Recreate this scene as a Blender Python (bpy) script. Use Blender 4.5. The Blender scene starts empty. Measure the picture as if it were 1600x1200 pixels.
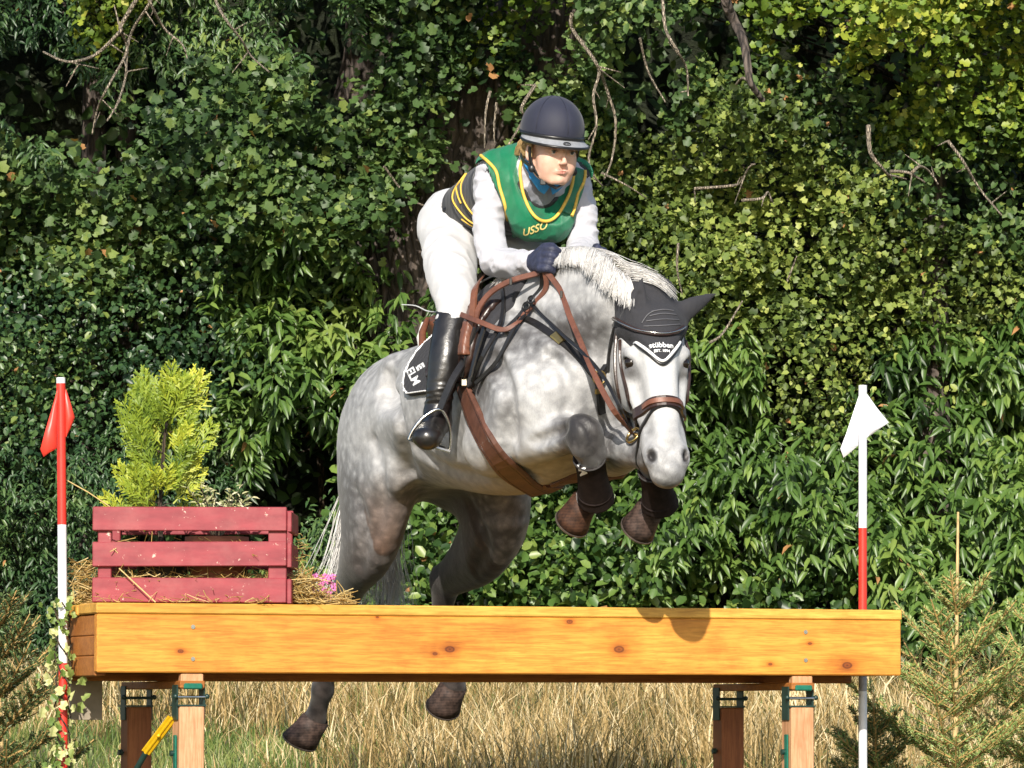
import bpy, bmesh, math, random, time, os
import numpy as np
from mathutils import Vector, Matrix, noise
from mathutils.bvhtree import BVHTree
T0 = time.time()
SC = bpy.context.scene
COL = SC.collection
R = math.radians
# ---------------------------------------------------------------- camera
CAM_Y, CAM_Z, FPX = -15.0, 0.69, 7500.0
PITCH = math.atan(530 / FPX)
cd = bpy.data.cameras.new('camera')
cam = bpy.data.objects.new('camera', cd)
COL.objects.link(cam)
cam.location = (0, CAM_Y, CAM_Z)
cam.rotation_euler = (math.pi / 2 + PITCH, 0, 0)
cd.sensor_width = 36
cd.lens = 36 * FPX / 1600
cd.clip_start = 0.5
cd.clip_end = 900
SC.camera = cam
# ---------------------------------------------------------------- sky, sun, exposure
SUN_EL, SUN_AZ = 28.3, 6.5          # sun behind the camera, a little to the left
wd = bpy.data.worlds.new('World')
SC.world = wd
wd.use_nodes = True
nt = wd.node_tree
nt.nodes.clear()
sky = nt.nodes.new('ShaderNodeTexSky')
sky.sky_type = 'NISHITA'
sky.sun_disc = False
sky.sun_elevation = R(SUN_EL)
sky.sun_rotation = R(180 + SUN_AZ)
bg = nt.nodes.new('ShaderNodeBackground')
bg.inputs[1].default_value = 0.13
wo = nt.nodes.new('ShaderNodeOutputWorld')
nt.links.new(sky.outputs[0], bg.inputs[0])
nt.links.new(bg.outputs[0], wo.inputs[0])
sl = bpy.data.lights.new('sun', 'SUN')
sl.energy = 5.0
sl.angle = R(0.55)
sl.color = (1.0, 0.93, 0.82)
sun = bpy.data.objects.new('sun', sl)
COL.objects.link(sun)
SUNV = Vector((-math.sin(R(SUN_AZ)) * math.cos(R(SUN_EL)), -math.cos(R(SUN_AZ)) * math.cos(R(SUN_EL)), math.sin(R(SUN_EL))))
sun.rotation_euler = SUNV.to_track_quat('Z', 'Y').to_euler()
sun.location = (-3, -12, 9)
SC.view_settings.view_transform = 'Standard'
SC.view_settings.look = 'None'
SC.view_settings.exposure = 0.42
SC.view_settings.gamma = 1
SC.view_settings.use_curve_mapping = False
SC.cycles.max_bounces = 6
SC.cycles.transparent_max_bounces = 6
SC.cycles.diffuse_bounces = 3
SC.cycles.glossy_bounces = 2
SC.cycles.caustics_reflective = False
SC.cycles.caustics_refractive = False

# ---------------------------------------------------------------- placing helpers
CP, SP = math.cos(PITCH), math.sin(PITCH)
def P(px, py, Y=0.0):
    'survey point: where the sight line through a photo point meets the depth Y'
    a, b = (px - 800) / FPX, (600 - py) / FPX
    dx, dy, dz = a, CP - b * SP, SP + b * CP
    t = (Y - CAM_Y) / dy
    return Vector((dx * t, Y, CAM_Z + dz * t))
def V(*a): return Vector(a)
rnd = random.Random(7)

# ---------------------------------------------------------------- objects
def tag(o, label=None, cat=None, group=None, kind=None):
    if label: o['label'] = label
    if cat: o['category'] = cat
    if group: o['group'] = group
    if kind: o['kind'] = kind
    return o
def empty(name, loc=(0, 0, 0)):
    o = bpy.data.objects.new(name, None)
    o.empty_display_size = 0.1
    o.location = loc
    COL.objects.link(o)
    return o
def link(name, me, mat=None, parent=None, smooth=True):
    o = bpy.data.objects.new(name, me)
    COL.objects.link(o)
    if mat is not None and len(me.materials) == 0: me.materials.append(mat)
    if parent is not None:
        o.parent = parent
        if parent.type == 'EMPTY': o.matrix_parent_inverse = Matrix.Translation(parent.location).inverted()
    return o
def mesh_np(name, v, f, mat=None, parent=None, smooth=True, attrs=None):
    'v (n,3) array, f (m,3|4) int array'
    me = bpy.data.meshes.new(name)
    v = np.asarray(v, np.float32); f = np.asarray(f, np.int32)
    n, k = f.shape
    me.vertices.add(len(v)); me.vertices.foreach_set('co', v.ravel())
    me.loops.add(n * k); me.loops.foreach_set('vertex_index', f.ravel())
    me.polygons.add(n)
    me.polygons.foreach_set('loop_start', np.arange(0, n * k, k, dtype=np.int32))
    me.update(calc_edges=True)
    me.polygons.foreach_set('use_smooth', np.full(n, smooth, dtype=bool))
    for an, av in (attrs or {}).items():
        av = np.asarray(av, np.float32)
        if av.ndim == 1:
            at = me.attributes.new(an, 'FLOAT', 'POINT'); at.data.foreach_set('value', av)
        else:
            if av.shape[1] == 3: av = np.hstack([av, np.ones((len(av), 1), np.float32)])
            at = me.attributes.new(an, 'FLOAT_COLOR', 'POINT'); at.data.foreach_set('color', av.ravel())
    me.validate()
    return link(name, me, mat, parent)

class MB:
    'mesh builder: boxes, tubes, ribbons, lofts -> one mesh object'
    def __init__(s): s.v = []; s.f = []; s.sm = []
    def add(s, vs, fs, smooth=False):
        n = len(s.v); s.v += [tuple(p) for p in vs]
        for f in fs: s.f.append(tuple(i + n for i in f)); s.sm.append(smooth)
    def box(s, c, size, rot=None, bev=0.0):
        hx, hy, hz = size[0] / 2, size[1] / 2, size[2] / 2
        M_ = rot if rot is not None else Matrix.Identity(3)
        c = Vector(c)
        b = min(bev, hx * .9, hy * .9, hz * .9)
        if b <= 0:
            vs = [c + M_ @ Vector((x, y, z)) for x in (-hx, hx) for y in (-hy, hy) for z in (-hz, hz)]
            s.add(vs, [(0, 1, 3, 2), (4, 6, 7, 5), (0, 4, 5, 1), (2, 3, 7, 6), (0, 2, 6, 4), (1, 5, 7, 3)])
            return
        bm = bmesh.new(); bmesh.ops.create_cube(bm, size=1)
        for v in bm.verts: v.co = Vector((v.co.x * 2 * hx, v.co.y * 2 * hy, v.co.z * 2 * hz))
        bmesh.ops.bevel(bm, geom=bm.edges[:], offset=b, segments=1, affect='EDGES')
        bm.verts.index_update()
        s.add([c + M_ @ v.co for v in bm.verts], [[v.index for v in f.verts] for f in bm.faces])
        bm.free()
    def tube(s, pts, rad, n=6, caps=True, smooth=True):
        pts = [Vector(p) for p in pts]
        if not hasattr(rad, '__len__'): rad = [rad] * len(pts)
        up = None; rings = []
        for i, p in enumerate(pts):
            d = (pts[min(i + 1, len(pts) - 1)] - pts[max(i - 1, 0)])
            if d.length < 1e-9: d = Vector((0, 0, 1))
            d.normalize()
            if up is None:
                up = d.orthogonal().normalized()
            else:
                up = up - d * up.dot(d)
                up = up.normalized() if up.length > 1e-6 else d.orthogonal().normalized()
            w = d.cross(up)
            rings.append([p + (up * math.cos(a) + w * math.sin(a)) * rad[i] for a in [2 * math.pi * k / n for k in range(n)]])
        vs = [q for r_ in rings for q in r_]
        fs = [(i * n + k, i * n + (k + 1) % n, (i + 1) * n + (k + 1) % n, (i + 1) * n + k) for i in range(len(pts) - 1) for k in range(n)]
        s.add(vs, fs, smooth)
        if caps:
            s.add(rings[0], [tuple(range(n))[::-1]]); s.add(rings[-1], [tuple(range(n))])
    def ribbon(s, pts, nrm, width, thick, smooth=False):
        'flat strap: centre line pts, outward normals nrm'
        vs = []; m = len(pts)
        for i in range(m):
            p = Vector(pts[i]); n_ = Vector(nrm[i]).normalized()
            d = (Vector(pts[min(i + 1, m - 1)]) - Vector(pts[max(i - 1, 0)]))
            w = d.cross(n_)
            w = w.normalized() if w.length > 1e-9 else Vector((1, 0, 0))
            wi = width[i] if hasattr(width, '__len__') else width
            for a, b in ((-1, 0), (-.8, 1), (.8, 1), (1, 0)):
                vs.append(p + w * (wi / 2 * a) + n_ * (thick * b))
            vs.append(p + w * (wi / 2) - n_ * thick * .6); vs.append(p - w * (wi / 2) - n_ * thick * .6)
        fs = []
        for i in range(m - 1):
            for k in range(6):
                fs.append((i * 6 + k, i * 6 + (k + 1) % 6, (i + 1) * 6 + (k + 1) % 6, (i + 1) * 6 + k))
        fs.append((5, 4, 3, 2, 1, 0)); b = (m - 1) * 6; fs.append(tuple(b + k for k in range(6)))
        s.add(vs, fs, smooth)
    def disc(s, c, nrm, r, thick, n=14):
        nrm = Vector(nrm).normalized()
        s.tube([Vector(c) - nrm * thick / 2, Vector(c) + nrm * thick / 2], r, n, True, False)
    def ring(s, c, nrm, r, rad, n=20, m=6, sx=1.0, sy=1.0, up=None):
        nrm = Vector(nrm).normalized()
        a = Vector(up).normalized() if up is not None else nrm.orthogonal().normalized()
        a = (a - nrm * a.dot(nrm)).normalized(); b = nrm.cross(a)
        pts = [Vector(c) + a * math.cos(2 * math.pi * k / n) * r * sx + b * math.sin(2 * math.pi * k / n) * r * sy for k in range(n + 1)]
        s.tube(pts, rad, m, False)
    def sphere(s, c, r, sx=1, sy=1, sz=1, n=12, m=8, rot=None):
        c = Vector(c); vs = []; fs = []
        M_ = rot if rot is not None else Matrix.Identity(3)
        for i in range(m + 1):
            th = math.pi * i / m
            for k in range(n):
                ph = 2 * math.pi * k / n
                vs.append(c + M_ @ Vector((r * sx * math.sin(th) * math.cos(ph), r * sy * math.sin(th) * math.sin(ph), r * sz * math.cos(th))))
        for i in range(m):
            for k in range(n):
                fs.append((i * n + k, (i + 1) * n + k, (i + 1) * n + (k + 1) % n, i * n + (k + 1) % n))
        s.add(vs, fs, True)
    def build(s, name, mat, parent=None):
        me = bpy.data.meshes.new(name)
        me.from_pydata(s.v, [], s.f)
        me.polygons.foreach_set('use_smooth', s.sm)
        me.validate(); me.update()
        return link(name, me, mat, parent)

def split_mesh(name, v, q, side, mat, parent, attrs=None):
    'one object for each side of a paired piece'
    fs = side[q[:, 0]] > 0; out = []
    for sel in (fs, ~fs):
        qq = q[sel]
        if not len(qq): continue
        u, inv = np.unique(qq, return_inverse=True)
        out.append(mesh_np(name, v[u], inv.reshape(qq.shape), mat, parent, True, {k: a[u] for k, a in (attrs or {}).items()}))
    return out

def catmull(pts, n=4):
    'pts: list of equal-length number lists -> smoothed list'
    A = np.array(pts, float); out = []
    for i in range(len(A) - 1):
        p0 = A[max(i - 1, 0)]; p1 = A[i]; p2 = A[i + 1]; p3 = A[min(i + 2, len(A) - 1)]
        for k in range(n):
            t = k / n
            out.append(.5 * (2 * p1 + (p2 - p0) * t + (2 * p0 - 5 * p1 + 4 * p2 - p3) * t * t + (3 * p1 - p0 - 3 * p2 + p3) * t ** 3))
    out.append(A[-1])
    return np.array(out)

# ---------------------------------------------------------------- solid modelling on a grid
class Grid:
    def __init__(s, lo, hi, h):
        s.lo = np.array(lo, float); s.h = h
        s.n = np.ceil((np.array(hi, float) - s.lo) / h).astype(int) + 1
        s.F = np.full(tuple(s.n), 0.15, np.float32)
    def win(s, lo, hi):
        a = np.clip(np.floor((np.asarray(lo) - s.lo) / s.h).astype(int), 0, s.n)
        b = np.clip(np.ceil((np.asarray(hi) - s.lo) / s.h).astype(int) + 1, 0, s.n)
        return tuple(slice(i, j) for i, j in zip(a, b))
    def xyz(s, w):
        return [((np.arange(w[i].start, w[i].stop) * s.h + s.lo[i]).astype(np.float32)).reshape([-1 if j == i else 1 for j in range(3)]) for i in range(3)]
    def put(s, w, d, k, sub=False):
        A = s.F[w]
        if sub:
            d = -d
            hh = np.maximum(k - np.abs(A - d), 0) / k if k > 0 else 0
            s.F[w] = np.maximum(A, d) + hh * hh * k * .25
        else:
            hh = np.maximum(k - np.abs(A - d), 0) / k if k > 0 else 0
            s.F[w] = np.minimum(A, d) - hh * hh * k * .25
    def ell(s, c, r, axes=None, k=.02, sub=False):
        'ellipsoid: centre, radii, axes = 3 unit vectors'
        c = np.array(c, float); r = np.array(r, float)
        Rm = np.array(axes, float) if axes is not None else np.eye(3)
        ext = np.sqrt(((Rm * r[:, None]) ** 2).sum(0)) + .05 + k
        w = s.win(c - ext, c + ext)
        X, Y, Z = s.xyz(w); X = X - c[0]; Y = Y - c[1]; Z = Z - c[2]
        k0 = 0; k1 = 0
        for i in range(3):
            q = (X * Rm[i][0] + Y * Rm[i][1] + Z * Rm[i][2])
            k0 = k0 + (q / r[i]) ** 2; k1 = k1 + (q / r[i] ** 2) ** 2
        k0 = np.sqrt(k0); k1 = np.sqrt(k1) + 1e-6
        s.put(w, (k0 * (k0 - 1) / k1).astype(np.float32), k, sub)
    def chain(s, pts, rad, u=None, k=.02, n=4, sub=False):
        'tube through pts; rad = r or (ru, rv) per point; u = side direction of the section'
        D = [list(p) + (list(r) if hasattr(r, '__len__') else [r, r]) for p, r in zip(pts, rad)]
        C = catmull(D, n) if n > 1 else np.array(D, float)
        m = C[:, 3:].max() + .05 + k
        w0 = s.win(C[:, :3].min(0) - m, C[:, :3].max(0) + m)
        o = [x.start for x in w0]
        Tm = np.full(tuple(x.stop - x.start for x in w0), 0.5, np.float32)
        for i in range(len(C) - 1):
            a, b = C[i, :3], C[i + 1, :3]; ab = b - a; L2 = ab @ ab
            if L2 < 1e-12: continue
            ax = ab / math.sqrt(L2)
            uu = np.array(u, float) if u is not None else np.array(Vector(ax).orthogonal())
            uu = uu - ax * (uu @ ax); uu /= np.linalg.norm(uu) + 1e-9
            vv = np.cross(ax, uu)
            mm = max(C[i, 3:].max(), C[i + 1, 3:].max()) + .05 + k
            w = s.win(np.minimum(a, b) - mm, np.maximum(a, b) + mm)
            X, Y, Z = s.xyz(w); X = X - a[0]; Y = Y - a[1]; Z = Z - a[2]
            t = np.clip((X * ab[0] + Y * ab[1] + Z * ab[2]) / L2, 0, 1)
            X = X - t * ab[0]; Y = Y - t * ab[1]; Z = Z - t * ab[2]
            ru = C[i, 3] + (C[i + 1, 3] - C[i, 3]) * t; rv = C[i, 4] + (C[i + 1, 4] - C[i, 4]) * t
            rw = np.minimum(ru, rv)
            qu = X * uu[0] + Y * uu[1] + Z * uu[2]; qv = X * vv[0] + Y * vv[1] + Z * vv[2]; qw = X * ax[0] + Y * ax[1] + Z * ax[2]
            k0 = np.sqrt((qu / ru) ** 2 + (qv / rv) ** 2 + (qw / rw) ** 2)
            k1 = np.sqrt((qu / ru ** 2) ** 2 + (qv / rv ** 2) ** 2 + (qw / rw ** 2) ** 2) + 1e-6
            d = (k0 * (k0 - 1) / k1).astype(np.float32)
            ww = tuple(slice(w[j].start - o[j], w[j].stop - o[j]) for j in range(3))
            ww = tuple(slice(max(x.start, 0), x.stop) for x in ww)
            Tm[ww] = np.minimum(Tm[ww], d[tuple(slice(0, Tm[ww].shape[j]) for j in range(3))])
        s.put(w0, Tm, k, sub)
    def blur(s, w=None, it=1):
        for _ in range(it):
            for ax in range(3):
                A = s.F
                B = A.copy()
                sl = [slice(None)] * 3
                a = list(sl); a[ax] = slice(1, -1); b = list(sl); b[ax] = slice(0, -2); c = list(sl); c[ax] = slice(2, None)
                B[tuple(a)] = .5 * A[tuple(a)] + .25 * (A[tuple(b)] + A[tuple(c)])
                s.F = B

def nets(F, lo, h):
    'surface nets: zero level of F -> verts, quads'
    S = F < 0
    nx, ny, nz = F.shape
    cnt = np.zeros((nx - 1, ny - 1, nz - 1), np.uint8)
    for i in (0, 1):
        for j in (0, 1):
            for k in (0, 1):
                cnt += S[i:nx - 1 + i, j:ny - 1 + j, k:nz - 1 + k]
    act = np.argwhere((cnt > 0) & (cnt < 8))
    idx = np.full((nx - 1, ny - 1, nz - 1), -1, np.int32)
    idx[act[:, 0], act[:, 1], act[:, 2]] = np.arange(len(act))
    Vv = np.zeros((len(act), 3)); Nn = np.zeros(len(act))
    cor = [(i, j, k) for i in (0, 1) for j in (0, 1) for k in (0, 1)]
    val = {c: F[act[:, 0] + c[0], act[:, 1] + c[1], act[:, 2] + c[2]] for c in cor}
    for c in cor:
        for ax in range(3):
            if c[ax] == 0:
                d = list(c); d[ax] = 1; d = tuple(d)
                a, b = val[c], val[d]
                m = (a < 0) != (b < 0)
                t = np.where(m, a / np.where(m, a - b, 1), 0)
                p = np.array(c, float)[None, :].repeat(len(act), 0); p[:, ax] += t
                Vv += p * m[:, None]; Nn += m
    Vv = (Vv / Nn[:, None] + act) * h + np.array(lo)[None, :]
    qs = []
    for ax in range(3):
        b, c = (ax + 1) % 3, (ax + 2) % 3
        sl0 = [slice(1, -1)] * 3; sl0[ax] = slice(0, -1)
        sl1 = list(sl0); sl1[ax] = slice(1, None)
        s0 = S[tuple(sl0)]; s1 = S[tuple(sl1)]
        off = np.array([1, 1, 1]); off[ax] = 0
        for cond, flip in ((s0 & ~s1, False), (~s0 & s1, True)):
            e = np.argwhere(cond) + off
            if not len(e): continue
            eb = np.zeros(3, int); eb[b] = 1; ec = np.zeros(3, int); ec[c] = 1
            q = [e - eb - ec, e - ec, e, e - eb]
            q = np.stack([idx[x[:, 0], x[:, 1], x[:, 2]] for x in q], 1)
            qs.append(q[:, ::-1] if flip else q)
    Q = np.concatenate(qs); Q = Q[(Q >= 0).all(1)]
    return Vv, Q
def relax(v, q, it=3, lam=.5):
    n = len(v)
    E = np.concatenate([q[:, [0, 1]], q[:, [1, 2]], q[:, [2, 3]], q[:, [3, 0]]])
    deg = np.bincount(E.ravel(), minlength=n)[:, None] + 1e-9
    for _ in range(it):
        for l in (lam, -lam * 1.03):
            s_ = np.zeros_like(v)
            for a in range(3):
                s_[:, a] = np.bincount(E[:, 0], v[E[:, 1], a], n) + np.bincount(E[:, 1], v[E[:, 0], a], n)
            v = v + l * (s_ / deg - v)
    return v
def normals(v, q):
    n = np.cross(v[q[:, 2]] - v[q[:, 0]], v[q[:, 3]] - v[q[:, 1]])
    N = np.zeros_like(v)
    for k in range(4):
        for a in range(3): N[:, a] += np.bincount(q[:, k], n[:, a], len(v))
    return N / (np.linalg.norm(N, axis=1)[:, None] + 1e-12)
def sstep(a, b, x):
    t = np.clip((x - a) / (b - a), 0, 1); return t * t * (3 - 2 * t)

# ---------------------------------------------------------------- materials
def new_mat(name):
    m = bpy.data.materials.new(name); m.use_nodes = True
    nt = m.node_tree; nt.nodes.clear()
    out = nt.nodes.new('ShaderNodeOutputMaterial')
    b = nt.nodes.new('ShaderNodeBsdfPrincipled')
    nt.links.new(b.outputs[0], out.inputs[0])
    return m, nt, b, out
def nd(nt, t, **kw):
    n = nt.nodes.new('ShaderNode' + t)
    for k, v in kw.items():
        if k in ('i',):
            for a, b in v.items(): n.inputs[a].default_value = b
        else: setattr(n, k, v)
    return n
def ramp(nt, fac, stops, interp='LINEAR'):
    r = nt.nodes.new('ShaderNodeValToRGB'); cr = r.color_ramp; cr.interpolation = interp
    while len(cr.elements) > 1: cr.elements.remove(cr.elements[-1])
    cr.elements[0].position = stops[0][0]; c = stops[0][1]; cr.elements[0].color = (*c, 1)
    for p, c in stops[1:]:
        e = cr.elements.new(p); e.color = (*c, 1)
    nt.links.new(fac, r.inputs[0])
    return r.outputs[0]
def coords(nt, scale=(1, 1, 1), obj=True, rot=(0, 0, 0)):
    t = nd(nt, 'TexCoord'); m = nd(nt, 'Mapping')
    m.inputs['Scale'].default_value = scale; m.inputs['Rotation'].default_value = rot
    nt.links.new(t.outputs['Object' if obj else 'Generated'], m.inputs[0])
    return m.outputs[0]
def noise_n(nt, vec, scale, detail=4, rough=.55, dist=0):
    n = nd(nt, 'TexNoise'); n.inputs['Scale'].default_value = scale; n.inputs['Detail'].default_value = detail
    n.inputs['Roughness'].default_value = rough; n.inputs['Distortion'].default_value = dist
    nt.links.new(vec, n.inputs['Vector'])
    return n.outputs[0]
def mix(nt, f, a, b, mode='MIX'):
    m = nd(nt, 'Mix', data_type='RGBA', blend_type=mode)
    for sock, val in ((m.inputs[0], f), (m.inputs[6], a), (m.inputs[7], b)):
        if isinstance(val, (int, float)): sock.default_value = val
        elif isinstance(val, tuple): sock.default_value = (*val, 1)
        else: nt.links.new(val, sock)
    return m.outputs[2]
def bump(nt, b, h, strength=.3, dist=.002):
    n = nd(nt, 'Bump'); n.inputs['Strength'].default_value = strength; n.inputs['Distance'].default_value = dist
    nt.links.new(h, n.inputs['Height']); nt.links.new(n.outputs[0], b.inputs['Normal'])
def simple(name, col, rough=.6, var=.25, scale=30, metal=0, bumps=.15, bd=.001, spec=.5, stretch=(1, 1, 1), sheen=0):
    m, nt, b, o = new_mat(name)
    c = coords(nt, stretch)
    n = noise_n(nt, c, scale, 5)
    lo = tuple(x * (1 - var) for x in col); hi = tuple(min(1, x * (1 + var)) for x in col)
    nt.links.new(ramp(nt, n, [(.3, lo), (.7, hi)]), b.inputs['Base Color'])
    b.inputs['Roughness'].default_value = rough; b.inputs['Metallic'].default_value = metal
    b.inputs['Specular IOR Level'].default_value = spec
    if sheen: b.inputs['Sheen Weight'].default_value = sheen
    if bumps: bump(nt, b, noise_n(nt, c, scale * 4, 3), bumps, bd)
    return m
ONLY = os.environ.get('ONLY', '')
# ================================================================ ground
rng = np.random.default_rng(4)
def ground_z(x, y):
    x = np.asarray(x, float); y = np.asarray(y, float)
    return (.46 * sstep(.8, 4.0, y) + .30 * sstep(3.5, 8.5, y) + .5 * sstep(9, 30, y)
            + .02 * np.sin(x * 1.7 + y * .9) * np.sin(y * 1.3) * sstep(-6, 0, y))
def ground():
    ax_ = np.unique(np.concatenate([np.linspace(-240, -8, 24), np.linspace(-8, 8, 65), np.linspace(8, 240, 24)]))
    ay = np.unique(np.concatenate([np.linspace(-60, -4, 15), np.linspace(-4, 12, 65), np.linspace(12, 260, 26)]))
    X, Y = np.meshgrid(ax_, ay); Z = ground_z(X, Y)
    v = np.stack([X.ravel(), Y.ravel(), Z.ravel()], 1); nx = len(ax_)
    f = np.array([(j * nx + i, j * nx + i + 1, (j + 1) * nx + i + 1, (j + 1) * nx + i) for j in range(len(ay) - 1) for i in range(nx - 1)])
    m, nt, b, o = new_mat('meadow_soil_and_thatch')
    c = coords(nt)
    n1 = noise_n(nt, c, .9, 4); n2 = noise_n(nt, c, 30, 5, .7)
    g = ramp(nt, n2, [(.3, (.035, .05, .015)), (.7, (.11, .13, .045))]); d = ramp(nt, n2, [(.3, (.10, .075, .04)), (.7, (.30, .24, .14))])
    nt.links.new(mix(nt, ramp(nt, n1, [(.4, (0, 0, 0)), (.6, (1, 1, 1))]), g, d), b.inputs['Base Color'])
    b.inputs['Roughness'].default_value = .9
    bump(nt, b, n2, .8, .02)
    tag(mesh_np('ground', v, f, m, None), kind='structure')
ground()

def leaf_material(name, stops, trans=.22, rough=.42, spec=.4):
    m, nt, b, o = new_mat(name)
    at = nd(nt, 'Attribute', attribute_name='shade')
    col = ramp(nt, at.outputs['Fac'], stops)
    c = coords(nt); n = noise_n(nt, c, 160, 2)
    col = mix(nt, .5, col, ramp(nt, n, [(.3, (.72, .72, .72)), (.7, (1.1, 1.1, 1.1))]), 'MULTIPLY')
    nt.links.new(col, b.inputs['Base Color']); b.inputs['Roughness'].default_value = rough
    b.inputs['Specular IOR Level'].default_value = spec
    t = nd(nt, 'BsdfTranslucent'); t2 = mix(nt, 1.0, col, (1.35, 1.5, .6), 'MULTIPLY'); nt.links.new(t2, t.inputs[0])
    ms = nd(nt, 'MixShader'); ms.inputs[0].default_value = trans
    nt.links.new(b.outputs[0], ms.inputs[1]); nt.links.new(t.outputs[0], ms.inputs[2]); nt.links.new(ms.outputs[0], o.inputs[0])
    return m
# leaf shapes: x across, y along from the stalk, z up; (verts, tris)
def fold(pts, mid=.0, dip=.12, curl=.15):
    return np.array([(x, y, abs(x) * dip * 2 - curl * y * y) for x, y in pts])
def shape_lance():
    L = [(0, 0), (.13, .26), (.13, .62), (0, 1.0), (-.13, .62), (-.13, .26), (0, .45)]
    return fold(L, dip=.38, curl=.34), [(0, 1, 6), (1, 2, 6), (2, 3, 6), (3, 4, 6), (4, 5, 6), (5, 0, 6)]
def shape_oak():
    pts = [(0, 0), (.30, .22), (.17, .40), (.42, .58), (.22, .92), (-.22, .92), (-.42, .58), (-.17, .40), (-.30, .22), (0, .5)]
    return fold(pts, dip=.18, curl=.12), [(i, (i + 1) % 9, 9) for i in range(9)]
def shape_round():
    pts = [(0, 0), (.30, .28), (.30, .70), (0, 1), (-.30, .70), (-.30, .28), (0, .5)]
    return fold(pts, dip=.22, curl=.12), [(i, (i + 1) % 6, 6) for i in range(6)]
def shape_maple():
    pts = [(0, 0), (.46, .14), (.27, .38), (.44, .68), (0, 1), (-.44, .68), (-.27, .38), (-.46, .14), (0, .42)]
    return fold(pts, dip=.15, curl=.1), [(i, (i + 1) % 8, 8) for i in range(8)]
SHAPES = {'lance': shape_lance(), 'oak': shape_oak(), 'round': shape_round(), 'maple': shape_maple()}

def leaves_mesh(name, shape, pos, ydir, nrm, size, shade, mat, parent, kind=None):
    tv, tf = SHAPES[shape]; tv = tv.copy(); n = len(pos)
    y = ydir / (np.linalg.norm(ydir, axis=1)[:, None] + 1e-9)
    x = np.cross(y, nrm); x /= np.linalg.norm(x, axis=1)[:, None] + 1e-9
    z = np.cross(x, y)
    V_ = pos[:, None, :] + size[:, None, None] * (tv[None, :, 0:1] * x[:, None, :] + tv[None, :, 1:2] * y[:, None, :] + tv[None, :, 2:3] * z[:, None, :])
    F_ = (np.array(tf)[None] + (np.arange(n) * len(tv))[:, None, None]).reshape(-1, 3)
    o = mesh_np(name, V_.reshape(-1, 3), F_, mat, parent, True, {'shade': np.repeat(shade, len(tv))})
    if kind: o['kind'] = kind
    return o

# ---------------------------------------------------------------- the wood edge behind the fence
def vnoise(x, z, seed, sc):
    return np.array([noise.noise(Vector((a * sc + seed * 7.3, seed * 3.1, b * sc))) for a, b in zip(x, z)])
XH, ZH = np.linspace(-5.2, 5.2, 150), np.linspace(.3, 6.6, 92)
def build_depth():
    D = np.zeros((len(XH), len(ZH)))
    for i, x in enumerate(XH):
        for j, z in enumerate(ZH):
            big = noise.noise(Vector((x * .62 + 11, 2.2, z * .95 + 4)))
            mid = noise.noise(Vector((x * 1.7 + 3, 5.2, z * 2.3)))
            sm = noise.noise(Vector((x * 4.5, 9.2, z * 5.5)))
            D[i, j] = 9.2 + .6 * big + .52 * mid + .24 * sm - .25 * (1 if z < 2.2 else 0) * (1 - z / 2.2)
    return D
DH = build_depth()
def depth_at(x, z):
    fx = np.clip((x - XH[0]) / (XH[1] - XH[0]), 0, len(XH) - 1.001); fz = np.clip((z - ZH[0]) / (ZH[1] - ZH[0]), 0, len(ZH) - 1.001)
    i = fx.astype(int); j = fz.astype(int); a = fx - i; b = fz - j
    return (DH[i, j] * (1 - a) * (1 - b) + DH[i + 1, j] * a * (1 - b) + DH[i, j + 1] * (1 - a) * b + DH[i + 1, j + 1] * a * b)
def px2xz(px, py, Y=9.2):
    s = FPX / (15 + Y); return (px - 800) / s, CAM_Z + (1130 - py) / s

PAL = {
 'oakgold': [(0, (.045, .085, .012)), (.5, (.15, .235, .028)), (.85, (.34, .38, .045)), (.95, (.40, .40, .07)), (.985, (.46, .24, .10))],
 'green': [(0, (.018, .042, .014)), (.5, (.066, .125, .034)), (.85, (.145, .215, .062)), (.95, (.20, .26, .06)), (.985, (.46, .24, .10))],
 'darkg': [(0, (.018, .048, .020)), (.5, (.052, .112, .036)), (.85, (.115, .185, .058)), (.95, (.20, .26, .06)), (.985, (.46, .24, .10))],
 'lime': [(0, (.024, .058, .014)), (.5, (.088, .165, .034)), (.85, (.20, .29, .064)), (.95, (.20, .26, .06)), (.985, (.46, .24, .10))],
 'olive': [(0, (.040, .070, .016)), (.5, (.155, .215, .045)), (.85, (.31, .37, .085)), (.95, (.36, .40, .10)), (.985, (.46, .24, .10))],
}
MLEAF = {k: leaf_material(k + '_leaf', v, spec=.5 if k in ('lime', 'darkg') else .4, rough=.40 if k in ('lime', 'darkg') else .5) for k, v in PAL.items()}
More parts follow.
